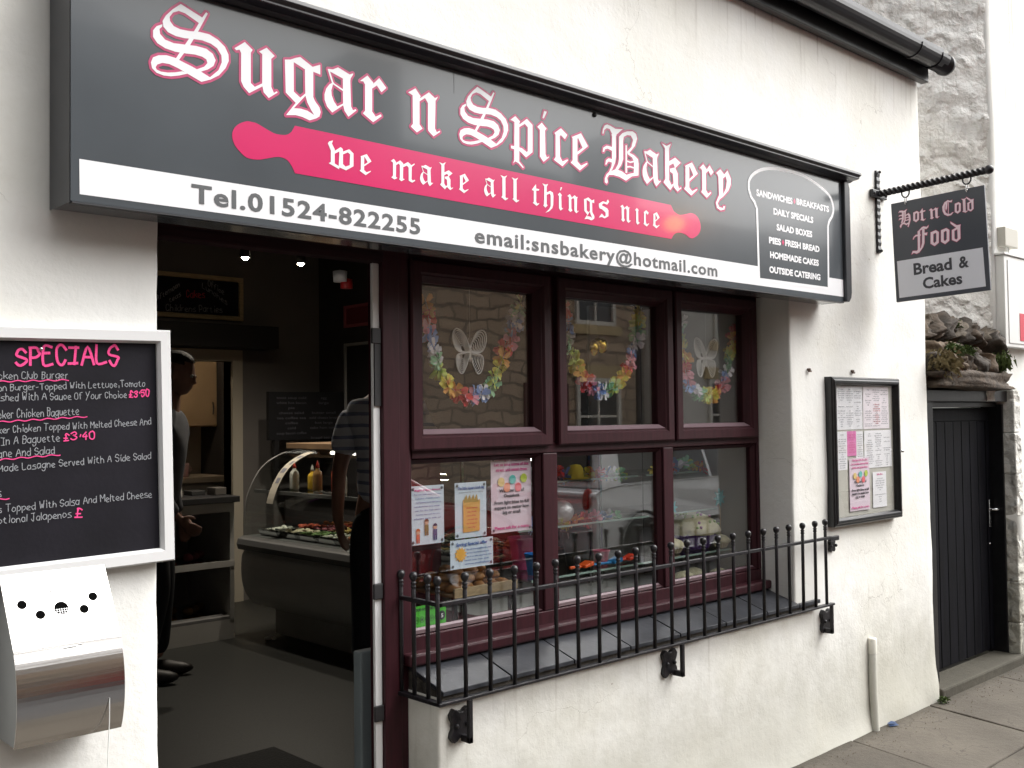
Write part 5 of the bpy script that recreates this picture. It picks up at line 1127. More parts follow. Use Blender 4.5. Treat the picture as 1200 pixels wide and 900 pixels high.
def wallpic(label, y0, y1, z0, z1, fm_, im_, cat='picture'):
    t = thing('framed_picture', label, cat, (4.85, (y0+y1)/2, (z0+z1)/2)); m = MB()
    m.ring(y0, y1, z0, z1, [(0, 0), (0, -.02), (.02, -.022), (.025, -.008), (.025, 0)]); m.v = [(4.855+y, x, z) for x, y, z in m.v]; m.build('frame', fm_, t)
    MB().box(4.846, 4.855, y0+.02, y1-.02, z0+.02, z1-.02).build('picture_face', im_, t); return t
wallpic('white framed dark picture on the right hand shop wall', 3.75, 4.60, 1.60, 2.18, mat('dim_white', (.30, .30, .30), .5), DARK)
t = wallpic('small dark red notice above the white framed picture', 3.85, 4.60, 2.31, 2.49, mat('dim_pink', (.35, .08, .10), .6), mat('dim_red', (.16, .02, .03), .6), 'notice')
cb = thing('letter_board', 'black letter board standing at the far right behind the cabinet', 'menu board', (4.6, 4.4, 1.3)); MB().box(4.15, 4.84, 4.62, 4.66, 1.40, 1.78).build('panel', mat('black_panel', (.012, .012, .014), .5), cb)
mb = MB()
for i in range(9): textcols(mb, 4.2, 4.8, 1.76-.04*i, 1.72-.04*i, 4.617, 2, .036, i+20)
mb.build('panel_text', mat('dim_text', (.10, .10, .12), .8), cb)
MB().box(4.2, 4.24, 4.62, 4.66, 1.0, 1.4).box(4.74, 4.78, 4.62, 4.66, 1.0, 1.4).build('panel_leg', DARK, cb)
bb = thing('back_counter', 'dark back counter along the right rear wall', 'counter', (4.6, 4.3, .12)); MB().box(4.45, 4.85, 1.0, 4.9, .12, .95).build('cupboard', INTD, bb); MB().box(4.40, 4.855, .98, 4.95, .951, .99).build('worktop', DARK, bb)
for k_, (x, y, z) in enumerate(((3.29, 3.42, 2.60), (3.70, 3.42, 2.60))):
    t = thing('ceiling_spotlight', ['lit ceiling spotlight on the left of the pair over the counter', 'lit ceiling spotlight on the right of the pair over the counter'][k_], 'spotlight', (x, y, z), 'ceiling spotlights')
    MB().tube([(x, y, 2.945), (x, y, 2.66)], .008, 8).build('stem', DARK, t); MB().lathe((x, y, z), [(.001, .09), (.030, .085), (.034, 0.0), (.030, .0), (.028, .07), (.001, .075)], 16).build('housing', DARK, t)
    MB().ball((x, y, z+.006), .022, 12).build('bulb', mat('spot_bulb', (1, .9, .7), .5, emit=(1, .86, .62), estr=60), t)
    ll = bpy.data.lights.new('spot_lamp', 'SPOT'); ll.energy = 27; ll.color = (1, .90, .76); ll.spot_size = radians(150); ll.spot_blend = 1; ll.shadow_soft_size = .03
    lo3 = bpy.data.objects.new('lamp_light', ll); C.objects.link(lo3); lo3.parent = t; lo3.location = (0, 0, -.03)
sm = thing('smoke_alarm', 'small white and red sensor fixed high beside the door frame', 'alarm', (2.0, .36, 2.03)); MB().lathe((1.915, .30, 2.01), [(.001, .0), (.022, .0), (.024, .035), (.001, .04)], 14).build('alarm_body', ALU, sm); MB().lathe((1.94, .30, 1.99), [(.001, .0), (.02, .0), (.02, .03), (.001, .035)], 12).build('alarm_lens', mat('alarm_red', (.45, .02, .02), .4), sm)
# white till stand on the counter, napkins
tl2 = thing('till_display', 'tall white machine standing on the front counter by the man', 'till', (2.98, 3.9, 1.06))
MB().add([(2.93, 3.80, 1.061), (3.05, 3.80, 1.061), (2.99, 3.80, 1.66), (2.93, 3.80, 1.70), (2.93, 4.0, 1.061), (3.05, 4.0, 1.061), (2.99, 4.0, 1.66), (2.93, 4.0, 1.70)], [(0,1,2,3),(7,6,5,4),(0,4,5,1),(1,5,6,2),(2,6,7,3),(3,7,4,0)]).build('casing', CABW, tl2, bevel=.012)
MB().box(2.942, 2.972, 3.796, 3.7995, 1.30, 1.42).build('screen', mat('violet_label', (.22, .05, .28), .4), tl2)
for i, (x, y, w_, h, cl) in enumerate(((3.18, 3.95, .10, .03, (.03, .03, .03)), (3.30, 3.85, .08, .05, (.10, .09, .08)))):
    o = MB().box(x, x+w_, y, y+.12, 1.061, 1.061+h).build('counter_box', mat('cb%d' % i, cl, .5), None, bevel=.004); tag(o, ['flat black tray on the dark worktop of the front counter', 'small grey box at the right end of the front counter worktop'][i], 'box')
# kitchen seen through the rear doorway
ks = thing('kitchen_cupboard', 'pair of tan kitchen wall cupboards seen through the rear doorway', 'cupboard', (4.2, 6.9, 1.6)); TAN = mat('tan_door', (.46, .33, .20), .55, nscale=3, namt=.1)
MB().box(3.6, 5.0-.05, 6.85, 7.19, 1.50, 2.5).build('carcass', TAN, ks)
for a, b in ((3.62, 4.05), (4.06, 4.42), (4.43, 4.85)):
    d_ = MB().box(a, b, 6.82, 6.849, 1.51, 2.45).build('door', TAN, ks, bevel=.005); MB().tube([(b-.05, 6.805, 1.62), (b-.05, 6.795, 1.68), (b-.05, 6.805, 1.74)], .006, 6).build('handle', CHROME, d_)
kw = thing('kitchen_worktop', 'pale kitchen worktop below the tan cupboards', 'worktop', (4.2, 6.8, .9)); MB().box(3.3, 4.95, 6.55, 7.19, .98, 1.03).build('top', mat('worktop_pale', (.35, .30, .24), .5), kw); MB().box(3.3, 4.95, 6.60, 7.19, .12, .979).build('cupboard_front', mat('kitchen_white', (.42, .40, .36), .5), kw)
MB().box(-1.2, 4.95, 7.17, 7.199, 1.03, 1.5).build('kitchen_tiles', mat('tile_pale', (.45, .42, .37), .3), bk)
for i, (lab, nm, x, y, r, h, cl) in enumerate((('red plastic tub on the kitchen worktop', 'tub', 4.30, 6.70, .09, .16, (.50, .02, .02)), ('white jug left of the red tub on the kitchen worktop', 'jug', 4.10, 6.75, .045, .24, (.55, .53, .5)), ('dark kettle at the left of the kitchen worktop', 'kettle', 3.98, 6.78, .07, .26, (.04, .04, .05)), ('clear pink cup at the front of the kitchen worktop', 'cup', 4.44, 6.66, .04, .13, (.45, .30, .32)), ('silver canister behind the white jug', 'canister', 4.20, 6.92, .06, .36, (.4, .4, .4)))):
    t = thing(nm, lab, nm, (x, y, 1.031)); MB().lathe((x, y, 1.031), [(.001, 0), (r*.85, 0), (r, .02), (r, h*.85), (r*.9, h), (r*.8, h), (r*.8, h*.9), (.001, h*.88)], 16).build('vessel', mat('kv%d' % i, cl, .4), t); MB().tube([(x+r, y, 1.031+h*.75), (x+r*1.7, y, 1.031+h*.6), (x+r, y, 1.031+h*.3)], .006, 6).build('handle', mat('kv%d' % i, cl, .4), t)
kl = thing('kitchen_light', 'lit strip light on the kitchen ceiling beyond the rear doorway', 'light', (3.7, 6.0, 2.9)); MB().box(3.1, 4.3, 5.95, 6.05, 2.90, 2.945).build('light_housing', WHITEP, kl); MB().tube([(3.12, 6.0, 2.885), (4.28, 6.0, 2.885)], .015, 8).build('light_tube', mat('tube_glow', (1, 1, 1), .5, emit=(1, .82, .58), estr=32), kl)
cr_ = MB().ball((3.50, 3.52, .135), .018, 8, sc=(1.6, 1, .7)).ball((3.53, 3.50, .13), .014, 8).build('crumpled_tissue', WHITEP, None); tag(cr_, 'crumpled white tissue on the dark floor by the display cabinet', 'tissue')
# ------------------------------------------------------------------ right of the bakery: rubble wall, alley door, neighbour
rw = thing('rubble_wall', 'rough limewashed stone wall rising behind the mossy stones above the alley door', 'wall', (6.0, .45, 1.7))
v = []; f = []; A_ = Vector((5.20, 1.24, 0)); B_ = Vector((6.43, 0.015, 0)); nn = Vector((-(B_-A_).y, (B_-A_).x, 0)).normalized(); nn = -nn if nn.y > 0 else nn
NU, NV = 56, 190
for j in range(NV+1):
    z = 1.62+(8.6-1.62)*j/NV
    for i in range(NU+1):
        p = A_+(B_-A_)*(i/NU); q = Vector((p.x*1.0, p.y*1.0, z))
        q2 = q+0.10*noise.noise_vector(q*3)
        d, pts_ = noise.voronoi(Vector((q2.x*4.2, q2.y*4.2, q2.z*7.5)))
        rough = min(1, max(0, 0.55+1.3*noise.noise(q*1.3+Vector((3, 1, 7)))))
        if 2.32 < z < 2.80: rough *= 0.12
        h = 0.045*rough*min(0.8, (d[1]-d[0])*1.4) + 0.012*noise.noise(q*4) + 0.004*noise.noise(q*25)
        if 2.32 < z < 2.80: h += 0.02
        v.append(p+nn*h+Vector((0, 0, z)))
for j in range(NV):
    for i in range(NU): a = j*(NU+1)+i; f.append((a, a+1, a+NU+2, a+NU+1))
MB().add(v, f, True).build('stone_face', RUB, rw)
MB().add([(5.20, 1.30, 1.62), (6.43, .10, 1.62), (6.43, 1.5, 1.62), (5.20, 1.30, 8.6), (6.43, .10, 8.6), (6.43, 1.5, 8.6)], [(0,1,4,3),(1,2,5,4),(2,0,3,5),(3,4,5)]).build('wall_core', RUB, rw)
nbh = thing('neighbour_building', 'tall white rendered building at the right edge beyond the alley door', 'building', (9, 0, 0))
def rgrid(x0, x1, z0, z1, y, step=.09, edge=0.012):
    m = MB(); nx = max(2, int((x1-x0)/step)); nz = max(2, int((z1-z0)/step)); v = []
    for j in range(nz+1):
        for i in range(nx+1):
            x = x0+(x1-x0)*i/nx; z = z0+(z1-z0)*j/nz; e = edge*noise.noise(Vector((x0, z*5, 2))) if i == 0 else 0
            v.append((x+e, y+0.012*noise.noise(Vector((x*1.4, 9, z*1.4)))+.003*noise.noise(Vector((x*7, 9, z*7))), z))
    for i_ in range(nz+1): v.append((v[i_*(nx+1)][0]+.012, y+.35, z0+(z1-z0)*i_/nz))
    b = (nx+1)*(nz+1)
    f = [(j*(nx+1)+i, j*(nx+1)+i+1, (j+1)*(nx+1)+i+1, (j+1)*(nx+1)+i) for j in range(nz) for i in range(nx)]+[(b+j, j*(nx+1), (j+1)*(nx+1), b+j+1) for j in range(nz)]
    return m.add(v, f, True)
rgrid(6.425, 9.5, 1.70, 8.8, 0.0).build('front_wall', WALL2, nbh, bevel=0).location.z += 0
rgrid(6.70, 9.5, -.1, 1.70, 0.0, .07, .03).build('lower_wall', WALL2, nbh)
MB().box(9.49, 16, .0, 4, -.1, 8.8).build('side_wall', WALL2, nbh)
JM = render_mat('peeling_jamb', (0.66, 0.65, 0.61), rub=True, zmud_dim=.5)
jb = MB(); rj = random.Random(4); z = -.02
while z < 1.66:
    h = rj.uniform(.22, .42); h = min(h, 1.69-z); x = 6.685+rj.uniform(-.004, .004)
    jo = MB().box(x, x+.10, -0.004+rj.uniform(-.004, .004), .20, z+.001, z+h-.001).build('jamb_stone', JM, nbh, bevel=.008); z += h
mr = thing('mossy_stonework', 'dark mossy stones and sloping slabs over the black alley door', 'stonework', (6.0, .1, 1.7))
STN = [mat('dark_stone_%d' % i, c_, .85, nscale=16, namt=.45, bscale=28, bstr=.9, bdist=.012) for i, c_ in enumerate(((.060, .042, .028), (.042, .032, .024), (.088, .060, .037), (.098, .078, .057)))]
def rock(x, y, z, sx, sy, sz, rx=0, ry=0, rz=0, mt_=None, seed=0, name='stone'):
    rr = random.Random(seed); m = MB(); b = bmesh.new(); bmesh.ops.create_cube(b, size=1)
    bmesh.ops.subdivide_edges(b, edges=b.edges, cuts=6, use_grid_fill=True)
    M_ = Matrix.Rotation(rz, 4, 'Z') @ Matrix.Rotation(ry, 4, 'Y') @ Matrix.Rotation(rx, 4, 'X')
    o_ = Vector((seed*1.7, seed*.3, 1))
    for vv in b.verts:
        p = vv.co.copy(); l = max(abs(p.x), abs(p.y), abs(p.z)); s_ = p.normalized()*.62*l/.5; p = p*.72+s_*.28; p += noise.noise_vector(p*2.2+o_)*.14+noise.noise_vector(p*6+o_)*.055+noise.noise_vector(p*13+o_)*.022
        vv.co = M_ @ Vector((p.x*sx, p.y*sy, p.z*sz)) + Vector((x, y, z))
    vs = [tuple(q.co) for q in b.verts]; fs = [tuple(q.index for q in ff.verts) for ff in b.faces]; b.free()
    return m.add(vs, fs, True).build(name, mt_, mr)
rr = random.Random(8)
# lintel slab and face stones
rock(6.02, .10, 1.735, 1.00, .34, .105, 0, .01, 0, STN[0], 1, 'lintel_slab')
sdn = 2
for row in range(2):
    x = 5.56+.05*row
    while x < 6.42:
        w_ = rr.uniform(.09, .17); rock(x+w_/2, .09+.07*row+.02*rr.random(), 1.82+.075*row+.02*rr.random(), w_*1.05, .30, rr.uniform(.085, .12), rr.uniform(-.1, .1), rr.uniform(-.25, .35), 0, STN[rr.choice((0, 1, 2, 2))], sdn); sdn += 1; x += w_
for k in range(11):      # slabs laid up the slope, leaning over to the right
    t_ = k/10; x = 5.54+.84*t_
    rock(x, .34+.10*(1-t_)-.12*t_, 2.00-.04*t_+.02*rr.random(), .045, .50, .24, -.50, .80+.1*rr.random(), .12, STN[rr.choice((0, 1, 2, 3))], 40+k, 'sloping_slab')
for k in range(7): rock(5.60+.13*k, .52-.08*k, 2.13-.035*k+.02*rr.random(), .14, .22, .08, -.5, .6, 0, STN[rr.choice((1, 3, 0))], 60+k, 'sloping_slab')
LEAF = [mat('moss_green', (.075, .105, .025), .8, nscale=30, namt=.4), mat('fern_green', (.075, .115, .03), .6, nscale=30, namt=.4), mat('dry_grass', (.15, .115, .05), .8, nscale=30, namt=.3)]
def tuft(label, x, y, z, r, n, mt_, seed, L=.05, cat='plant', w_=.006, drop=.0):
    m = MB(); q = random.Random(seed)
    for i in range(n):
        a = q.uniform(0, 2*pi); e = q.uniform(-.2, 1.3); o_ = Vector((q.gauss(0, r*.4), q.gauss(0, r*.35), q.gauss(0, r*.28)))
        d = Vector((cos(a)*cos(e), sin(a)*cos(e)-.3, sin(e))).normalized(); l = L*q.uniform(.5, 1.2); s_ = d.cross(Vector((q.random(), q.random(), 1))).normalized()*w_*q.uniform(.6, 1.3)
        p0 = Vector((x, y, z))+o_; p1 = p0+d*l*.6; p2 = p0+d*l+Vector((0, 0, -l*.35-drop*q.random()))
        m.add([p0, p1-s_, p2, p1+s_], [(0,1,2), (0,2,3)])
    o = m.build('wall_plant', mt_, None); o['label'] = label; o['category'] = cat; return o
tuft('bright green cushion plant growing in the middle of the mossy stones', 5.80, -.02, 1.90, .060, 800, LEAF[1], 1, .026)
tuft('small green plant growing right of the bright cushion plant on the mossy stones', 5.99, -.02, 1.90, .045, 380, LEAF[1], 2, .024)
tuft('dry yellow grass hanging at the left end of the mossy stones', 5.62, -.03, 1.83, .085, 900, LEAF[2], 3, .05, w_=.003, drop=.03)
tuft('green creeping plant trailing at the right end of the mossy stones', 6.38, -.04, 1.86, .07, 600, LEAF[0], 4, .024, drop=.05)
tuft('thin green plant growing high between the sloping slabs', 6.12, .12, 2.06, .05, 300, LEAF[0], 5, .025)
tuft('reddish brown dry moss clump near the left end of the mossy stones', 5.70, -.03, 1.80, .07, 400, mat('brown_moss', (.14, .07, .03), .9), 6, .03)
m = MB(); q = random.Random(77)
for i in range(5200):
    x = q.uniform(5.53, 6.44); t_ = q.random(); y = -.03+.50*t_+q.gauss(0, .02); z = 1.79+.42*t_+q.gauss(0, .03)-.05*(x-5.5)
    if noise.noise(Vector((x*7, y*7, z*7))) < -.02: continue
    a = q.uniform(0, 6.28); d = Vector((cos(a)*.8, sin(a)*.5-.4, q.uniform(-.1, 1))).normalized()*q.uniform(.008, .024); s_ = Vector((-sin(a), cos(a), .3))*.0035; p0 = Vector((x, y, z)); m.add([p0, p0+d*.6-s_, p0+d, p0+d*.6+s_], [(0,1,2), (0,2,3)])
mo = m.build('moss', mat('brown_green_moss', (.085, .072, .028), .9, nscale=9, namt=.6), mr); mo['kind'] = 'stuff'
# alley door
ad = thing('alley_door', 'black painted plank door in a recess at the foot of the rubble wall', 'door', (6.2, .15, .06))
MB().box(5.60, 5.70, .06, .20, .05, 1.69).build('door_jamb', BLACK, ad, bevel=.004); MB().box(6.672, 6.728, .065, .20, .05, 1.60).build('door_jamb', BLACK, ad, bevel=.004)
MB().box(5.58, 6.76, .04, .20, 1.615, 1.685).build('door_head', BLACK, ad, bevel=.006); MB().box(5.70, 6.672, .10, .13, 1.585, 1.6148).build('door_stop', BLACK, ad, bevel=.003)
BLW = mat('worn_black_paint', (.004, .004, .006), .6, spec=.1, nscale=5, namt=.6, bscale=40, bstr=.4, bdist=.002, stretch=(6, 1, .6))
MB().box(5.705, 6.668, .170, .19, .07, 1.58).build('door_backing', BLW, ad)
MB().box(5.705, 6.668, .146, .1695, 1.50, 1.58).build('top_rail', BLW, ad, bevel=.003)
n_ = 8; w_ = (6.612-5.705)/n_
for i in range(n_): MB().box(5.705+w_*i+.002, 5.705+w_*(i+1)-.002, .150+rng.uniform(-.001, .001), .1695, .075, 1.499).build('door_plank', BLW, ad, bevel=.004)
MB().box(6.614, 6.668, .146, .1695, .075, 1.499).build('door_stile', BLW, ad, bevel=.003)
hd_ = MB().box(6.618, 6.644, .136, .1455, .835, 1.005).build('handle_plate', CHROME, ad, bevel=.003); MB().tube([(6.631, .14, .945), (6.631, .105, .945), (6.64, .10, .945), (6.72, .098, .940)], .008, 8).build('lever', CHROME, hd_)
MB().ball((6.631, .134, .865), .005, 8).build('keyhole', DARK, hd_); MB().ball((6.631, .146, .73), .006, 8).build('key_cover', CHROME, ad)
MB().box(5.55, 6.70, -.025, .165, -.03, .058).build('stone_threshold', CONC, ad, bevel=.012)
mt2 = thing('meter_cabinet', 'white meter cabinet fixed on the neighbour building at the right edge', 'cabinet', (6.7, 0, 1.94))
MB().box(6.455, 6.93, -.055, .01, 1.945, 2.505).build('cabinet_box', WHITEP, mt2, bevel=.006); MB().box(6.50, 6.90, -.060, -.0555, 1.97, 2.48).build('door_panel', WHITEP, mt2, bevel=.003)
MB().box(6.44, 6.95, -.066, .01, 2.506, 2.520).build('drip_cap', WHITEP, mt2, bevel=.003); MB().box(6.66, 6.80, -.0625, -.0605, 1.99, 2.16).build('red_label', mat('red_label', (.55, .02, .05), .4), mt2)
jb2 = thing('junction_box', 'small grey junction box above the white meter cabinet', 'electrical box', (6.6, 0, 2.6)); MB().box(6.50, 6.70, -.05, .01, 2.565, 2.685).build('box_body', mat('beige_plastic', (.50, .48, .42), .5), jb2, bevel=.006)
for x in (6.56, 6.59): MB().tube([(x, -.03, 2.565), (x+.004, -.032, 2.545), (x, -.03, 2.505)], .005, 6).build('cable', WHITEP, jb2)
# ------------------------------------------------------------------ across the street: seen as reflections in glass, vinyl and steel
def brickmat(name, c1, c2, mo, sc=1, bw=.42, bh=.16):
    m = bpy.data.materials.new(name); m.use_nodes = True; t = m.node_tree; b = t.nodes['Principled BSDF']; b.inputs['Roughness'].default_value = .85
    g = t.nodes.new('ShaderNodeNewGeometry'); s_ = t.nodes.new('ShaderNodeSeparateXYZ'); t.links.new(g.outputs['Position'], s_.inputs[0]); cb_ = t.nodes.new('ShaderNodeCombineXYZ')
    t.links.new(mathn(t, 'ADD', s_.outputs[0], s_.outputs[1]), cb_.inputs[0]); t.links.new(s_.outputs[2], cb_.inputs[1])
    n = t.nodes.new('ShaderNodeTexNoise'); n.inputs['Scale'].default_value = 2.0; t.links.new(g.outputs['Position'], n.inputs[0]); q = t.nodes.new('ShaderNodeVectorMath'); q.operation = 'MULTIPLY_ADD'; q.inputs[1].default_value = (.45, .30, 0)
    t.links.new(n.outputs['Color'], q.inputs[0]); t.links.new(cb_.outputs[0], q.inputs[2])
    k = t.nodes.new('ShaderNodeTexBrick'); k.inputs['Scale'].default_value = 1; k.inputs['Brick Width'].default_value = bw; k.inputs['Row Height'].default_value = bh; k.inputs['Mortar Size'].default_value = .022; k.inputs['Bias'].default_value = 0
    k.inputs['Color1'].default_value = (*c1, 1); k.inputs['Color2'].default_value = (*c2, 1); k.inputs['Mortar'].default_value = (*mo, 1); t.links.new(q.outputs[0], k.inputs[0])
    t.links.new(mixc(t, noisen(t, g.outputs['Position'], 5), k.outputs[0], tuple(x*.6 for x in c1)), b.inputs['Base Color'])
    bp = t.nodes.new('ShaderNodeBump'); bp.inputs['Distance'].default_value = .02; t.links.new(k.outputs['Fac'], bp.inputs['Height']); bp.invert = True; t.links.new(bp.outputs[0], b.inputs['Normal']); return m
STM = brickmat('coursed_stone', (.60, .46, .33), (.32, .25, .18), (.08, .07, .06), 1, .5, .2); ROOFM = brickmat('stone_slates', (.10, .10, .10), (.07, .07, .075), (.03, .03, .03), 1, .3, .2)
WING = mat('far_window_glass', (.03, .035, .04), .05, spec=.8); FRW = mat('far_frame', (.62, .60, .55), .5); YST = mat('sandstone_dressing', (.46, .36, .20), .8)
def house(label, x0, x1, yf, h, ridge, wm, wins, group='houses across the street', door=None):
    t = thing('street_house', label, 'house', ((x0+x1)/2, yf, 0), group); d = 6
    MB().box(x0, x1, yf-d, yf, -.11, h).add([(x0, yf-d, h), (x0, yf, h), (x0, yf-d/2, ridge)], [(0,1,2)]).add([(x1, yf-d, h), (x1, yf, h), (x1, yf-d/2, ridge)], [(0,1,2)]).build('wall', wm, t)
    r_ = MB().add([(x0-.2, yf+.3, h-.15), (x1+.2, yf+.3, h-.15), (x1+.2, yf-d/2, ridge+.05), (x0-.2, yf-d/2, ridge+.05), (x0-.2, yf-d-.3, h-.15), (x1+.2, yf-d-.3, h-.15)], [(0,1,2,3), (3,2,5,4)]).build('roof', ROOFM, t)
    MB().box(x0+.5, x0+1.5, yf-d/2-.4, yf-d/2+.4, ridge-.4, ridge+1.2).build('chimney', wm, r_)
    for (wx, wz, ww, wh) in wins:
        f_ = MB().ring(wx, wx+ww, wz, wz+wh, [(0, yf+.01), (0, yf+.06), (.07, yf+.06), (.07, yf+.01)]).box(wx+ww/2-.02, wx+ww/2+.02, yf+.005, yf+.04, wz, wz+wh).box(wx, wx+ww, yf+.005, yf+.035, wz+wh*.5-.02, wz+wh*.5+.02).build('window', FRW, t)
        MB().box(wx+.03, wx+ww-.03, yf+.002, yf+.010, wz+.03, wz+wh-.03).build('pane', WING, f_)
        MB().box(wx-.12, wx+ww+.12, yf+.003, yf+.09, wz-.16, wz-.005).box(wx-.12, wx+ww+.12, yf+.003, yf+.05, wz+wh+.005, wz+wh+.22).build('surround', YST, f_)
    if door:
        MB().box(door, door+1.0, yf+.002, yf+.05, 0, 2.1).build('door', mat('far_door', (.10, .02, .02), .5), t)
    return t
YF = -9.2
house('brown coursed stone house across the street, seen reflected in the shop windows', -.5, 8.9, YF, 4.9, 7.1, STM, [(.8, .9, 1.1, 1.3), (3.2, .9, 1.1, 1.3), (.8, 3.4, 1.0, 1.2), (3.3, 3.4, 1.0, 1.2)], door=5.0)
house('second stone house across the street, right of the first, seen reflected', 9.0, 14.4, YF+.3, 4.3, 6.3, STM, [(12.6, .9, 1.1, 1.3), (12.6, 3.1, 1.0, 1.1)], door=11.4)
house('pale rendered house across the street at the far right, seen reflected', 14.5, 24, YF+.8, 4.0, 5.8, mat('far_render', (.62, .60, .56), .8, nscale=3, namt=.08), [(15.6, .9, 1.2, 1.3), (19.4, .9, 1.1, 1.3), (15.8, 2.9, 1.0, 1.1), (19.4, 2.9, 1.0, 1.1)], door=17.6)
house('stone cottage across the street behind the viewer, far left, made tall to shade the wall', -14, -1.4, YF+1.6, 6.8, 8.8, STM, [(-4.5, .9, 1.2, 1.3), (-8.5, .9, 1.2, 1.3), (-4.5, 3.3, 1.0, 1.2), (-8.5, 3.3, 1.0, 1.2)], door=-2.6)  # out of view; height and nearness shaped to shade the facade's left end
o = MB().box(-14, 30, YF+1.2, YF+2.6, -.3, 0.0).build('far_pavement', STONE); struct(o)
TYRE = mat('tyre_rubber', (.012, .012, .012), .8); CGL = mat('car_glass', (.012, .014, .016), .03, spec=.8); TRIM = mat('car_trim', (.02, .02, .02), .5)
def car(label, x, y, paint, heading=0):
    t = thing('parked_car', label, 'car', (x, y, -.115), 'cars parked across the street'); L = 4.05; z0 = -.115
    X = lambda a: x+a
    prof_ = catmull([(-2.0, .32), (-2.03, .55), (-1.98, .78), (-1.90, .92), (-1.0, .98), (.55, .97), (1.25, .88), (1.78, .74), (1.98, .58), (2.02, .36), (1.95, .22)], 4)
    secs = []
    ws = [(-.86, 0), (-.84, .03), (.84, .03), (.86, 0)]
    def body():
        m = MB(); P = [(a, b) for a, b in prof_]+[(-1.95, .22)]; n = len(P)
        rows = [(-.84, .97), (-.87, 1.0), (.87, 1.0), (.84, .97)]
        for k, (yy, s_) in enumerate(rows):
            for a, b in P:
                bulge = .0 if b < .7 else -.06*(b-.7)/.3
                m.v.append((x+a*s_, y+(yy-(bulge if yy < 0 else -bulge)*1.2), z0+.22+(b-.22)*(1 if s_ == 1.0 else .985)))
        for k in range(3):
            for i in range(n): m.f.append((k*n+i, k*n+(i+1) % n, (k+1)*n+(i+1) % n, (k+1)*n+i)); m.sm.append(False)
        m.f += [tuple(range(n)), tuple(range(4*n-1, 3*n-1, -1))]; m.sm += [False, False]; return m
    body().build('body', paint, t, bevel=.035, seg=3)
    gh = [(-1.88, .93), (-1.72, 1.32), (-1.35, 1.44), (-.2, 1.47), (.35, 1.38), (1.12, .95)]
    def gho(ins, wd, wt, m):
        n = len(gh); c = (-.3, 1.15); P = [(c[0]+(a-c[0])*ins, c[1]+(b-c[1])*ins) for a, b in gh]
        for sg_ in (-1, 1):
            for a, b in P: w_ = wd+(wt-wd)*(b-.93)/.5; m.v.append((x+a, y+sg_*w_, z0+b))
        m.f += [tuple(range(n)), tuple(range(2*n-1, n-1, -1))]+[(i, i+n, (i+1) % n+n, (i+1) % n) for i in range(n)]; m.sm += [False]*(n+2); return m
    gho(1, .80, .62, MB()).build('cabin', paint, t, bevel=.03, seg=3)
    for sg_ in (-1, 1):
        for a0, a1, b0, b1 in ((-1.55, -.92, -1.45, -.92), (-.86, -.02, -.86, -.02), (.04, .86, .04, .35)):
            wz0, wz1 = .97, 1.36; w0 = .80-.18*(wz0-.93)/.5+.006; w1 = .80-.18*(wz1-.93)/.5+.006
            MB().add([(x+a0, y+sg_*w0, z0+wz0), (x+a1, y+sg_*w0, z0+wz0), (x+b1, y+sg_*w1, z0+wz1), (x+b0, y+sg_*w1, z0+wz1)]+[(x+a0, y+sg_*(w0-.02), z0+wz0), (x+a1, y+sg_*(w0-.02), z0+wz0), (x+b1, y+sg_*(w1-.02), z0+wz1), (x+b0, y+sg_*(w1-.02), z0+wz1)], [(0,1,2,3),(7,6,5,4),(0,4,5,1),(1,5,6,2),(2,6,7,3),(3,7,4,0)]).build('side_window', CGL, t)
    MB().add([(x+1.08, y-.70, z0+.975), (x+1.08, y+.70, z0+.975), (x+.42, y+.60, z0+1.365), (x+.42, y-.60, z0+1.365)], [(0,1,2,3)]).build('windscreen', CGL, t).location.x += .012
    MB().add([(x-1.865, y-.66, z0+1.0), (x-1.865, y+.66, z0+1.0), (x-1.745, y+.58, z0+1.30), (x-1.745, y-.58, z0+1.30)], [(0,1,2,3)]).build('rear_window', CGL, t).location.x -= .012
    for wx in (-1.28, 1.24):
        for sg_ in (-1, 1):
            yy = y+sg_*.80; w_ = MB().lathe((x+wx, yy, z0+.31), [(.19, -.09), (.29, -.10), (.31, -.07), (.31, .07), (.29, .10), (.19, .09)], 24, 'y').build('wheel', TYRE, t)
            m = MB().lathe((x+wx, yy, z0+.31), [(.001, sg_*.06), (.06, sg_*.075), (.185, sg_*.06), (.20, sg_*.095)], 24, 'y'); m.build('rim', mat('alloy', (.45, .45, .46), .25, metal=1), w_)
            MB().lathe((x+wx, y+sg_*.862, z0+.31), [(.345, -.02), (.355, 0), (.37, 0)], 24, 'y', arc=pi).build('wheel_arch', TRIM, t)
    for sg_ in (-1, 1):
        MB().ball((x+1.90, y+sg_*.62, z0+.66), .11, 10, sc=(.6, 1.3, .7)).build('headlight', mat('lamp_glass', (.6, .6, .6), .05, spec=.8), t); MB().ball((x-1.96, y+sg_*.70, z0+.80), .10, 10, sc=(.5, .8, 1.4)).build('rear_light', mat('rear_red', (.35, .01, .01), .1), t)
        MB().ball((x+.72, y+sg_*.93, z0+1.0), .09, 8, sc=(.6, 1, .7)).build('wing_mirror', paint, t)
    MB().box(x+1.99, x+2.03, y-.4, y+.4, z0+.34, z0+.50).build('grille', TRIM, t); MB().box(x-.9, x+1.3, y-.885, y-.865, z0+.50, z0+.54).box(x-.9, x+1.3, y+.865, y+.885, z0+.50, z0+.54).build('side_trim', TRIM, t)
    return t
SIL = mat('silver_paint', (.72, .73, .76), .25, metal=.2, coat=1.0); REDP = mat('red_paint', (.42, .012, .015), .2, coat=1.0)
car('silver hatchback parked across the street, seen reflected in the middle and right panes', 9.75, -4.9, SIL)
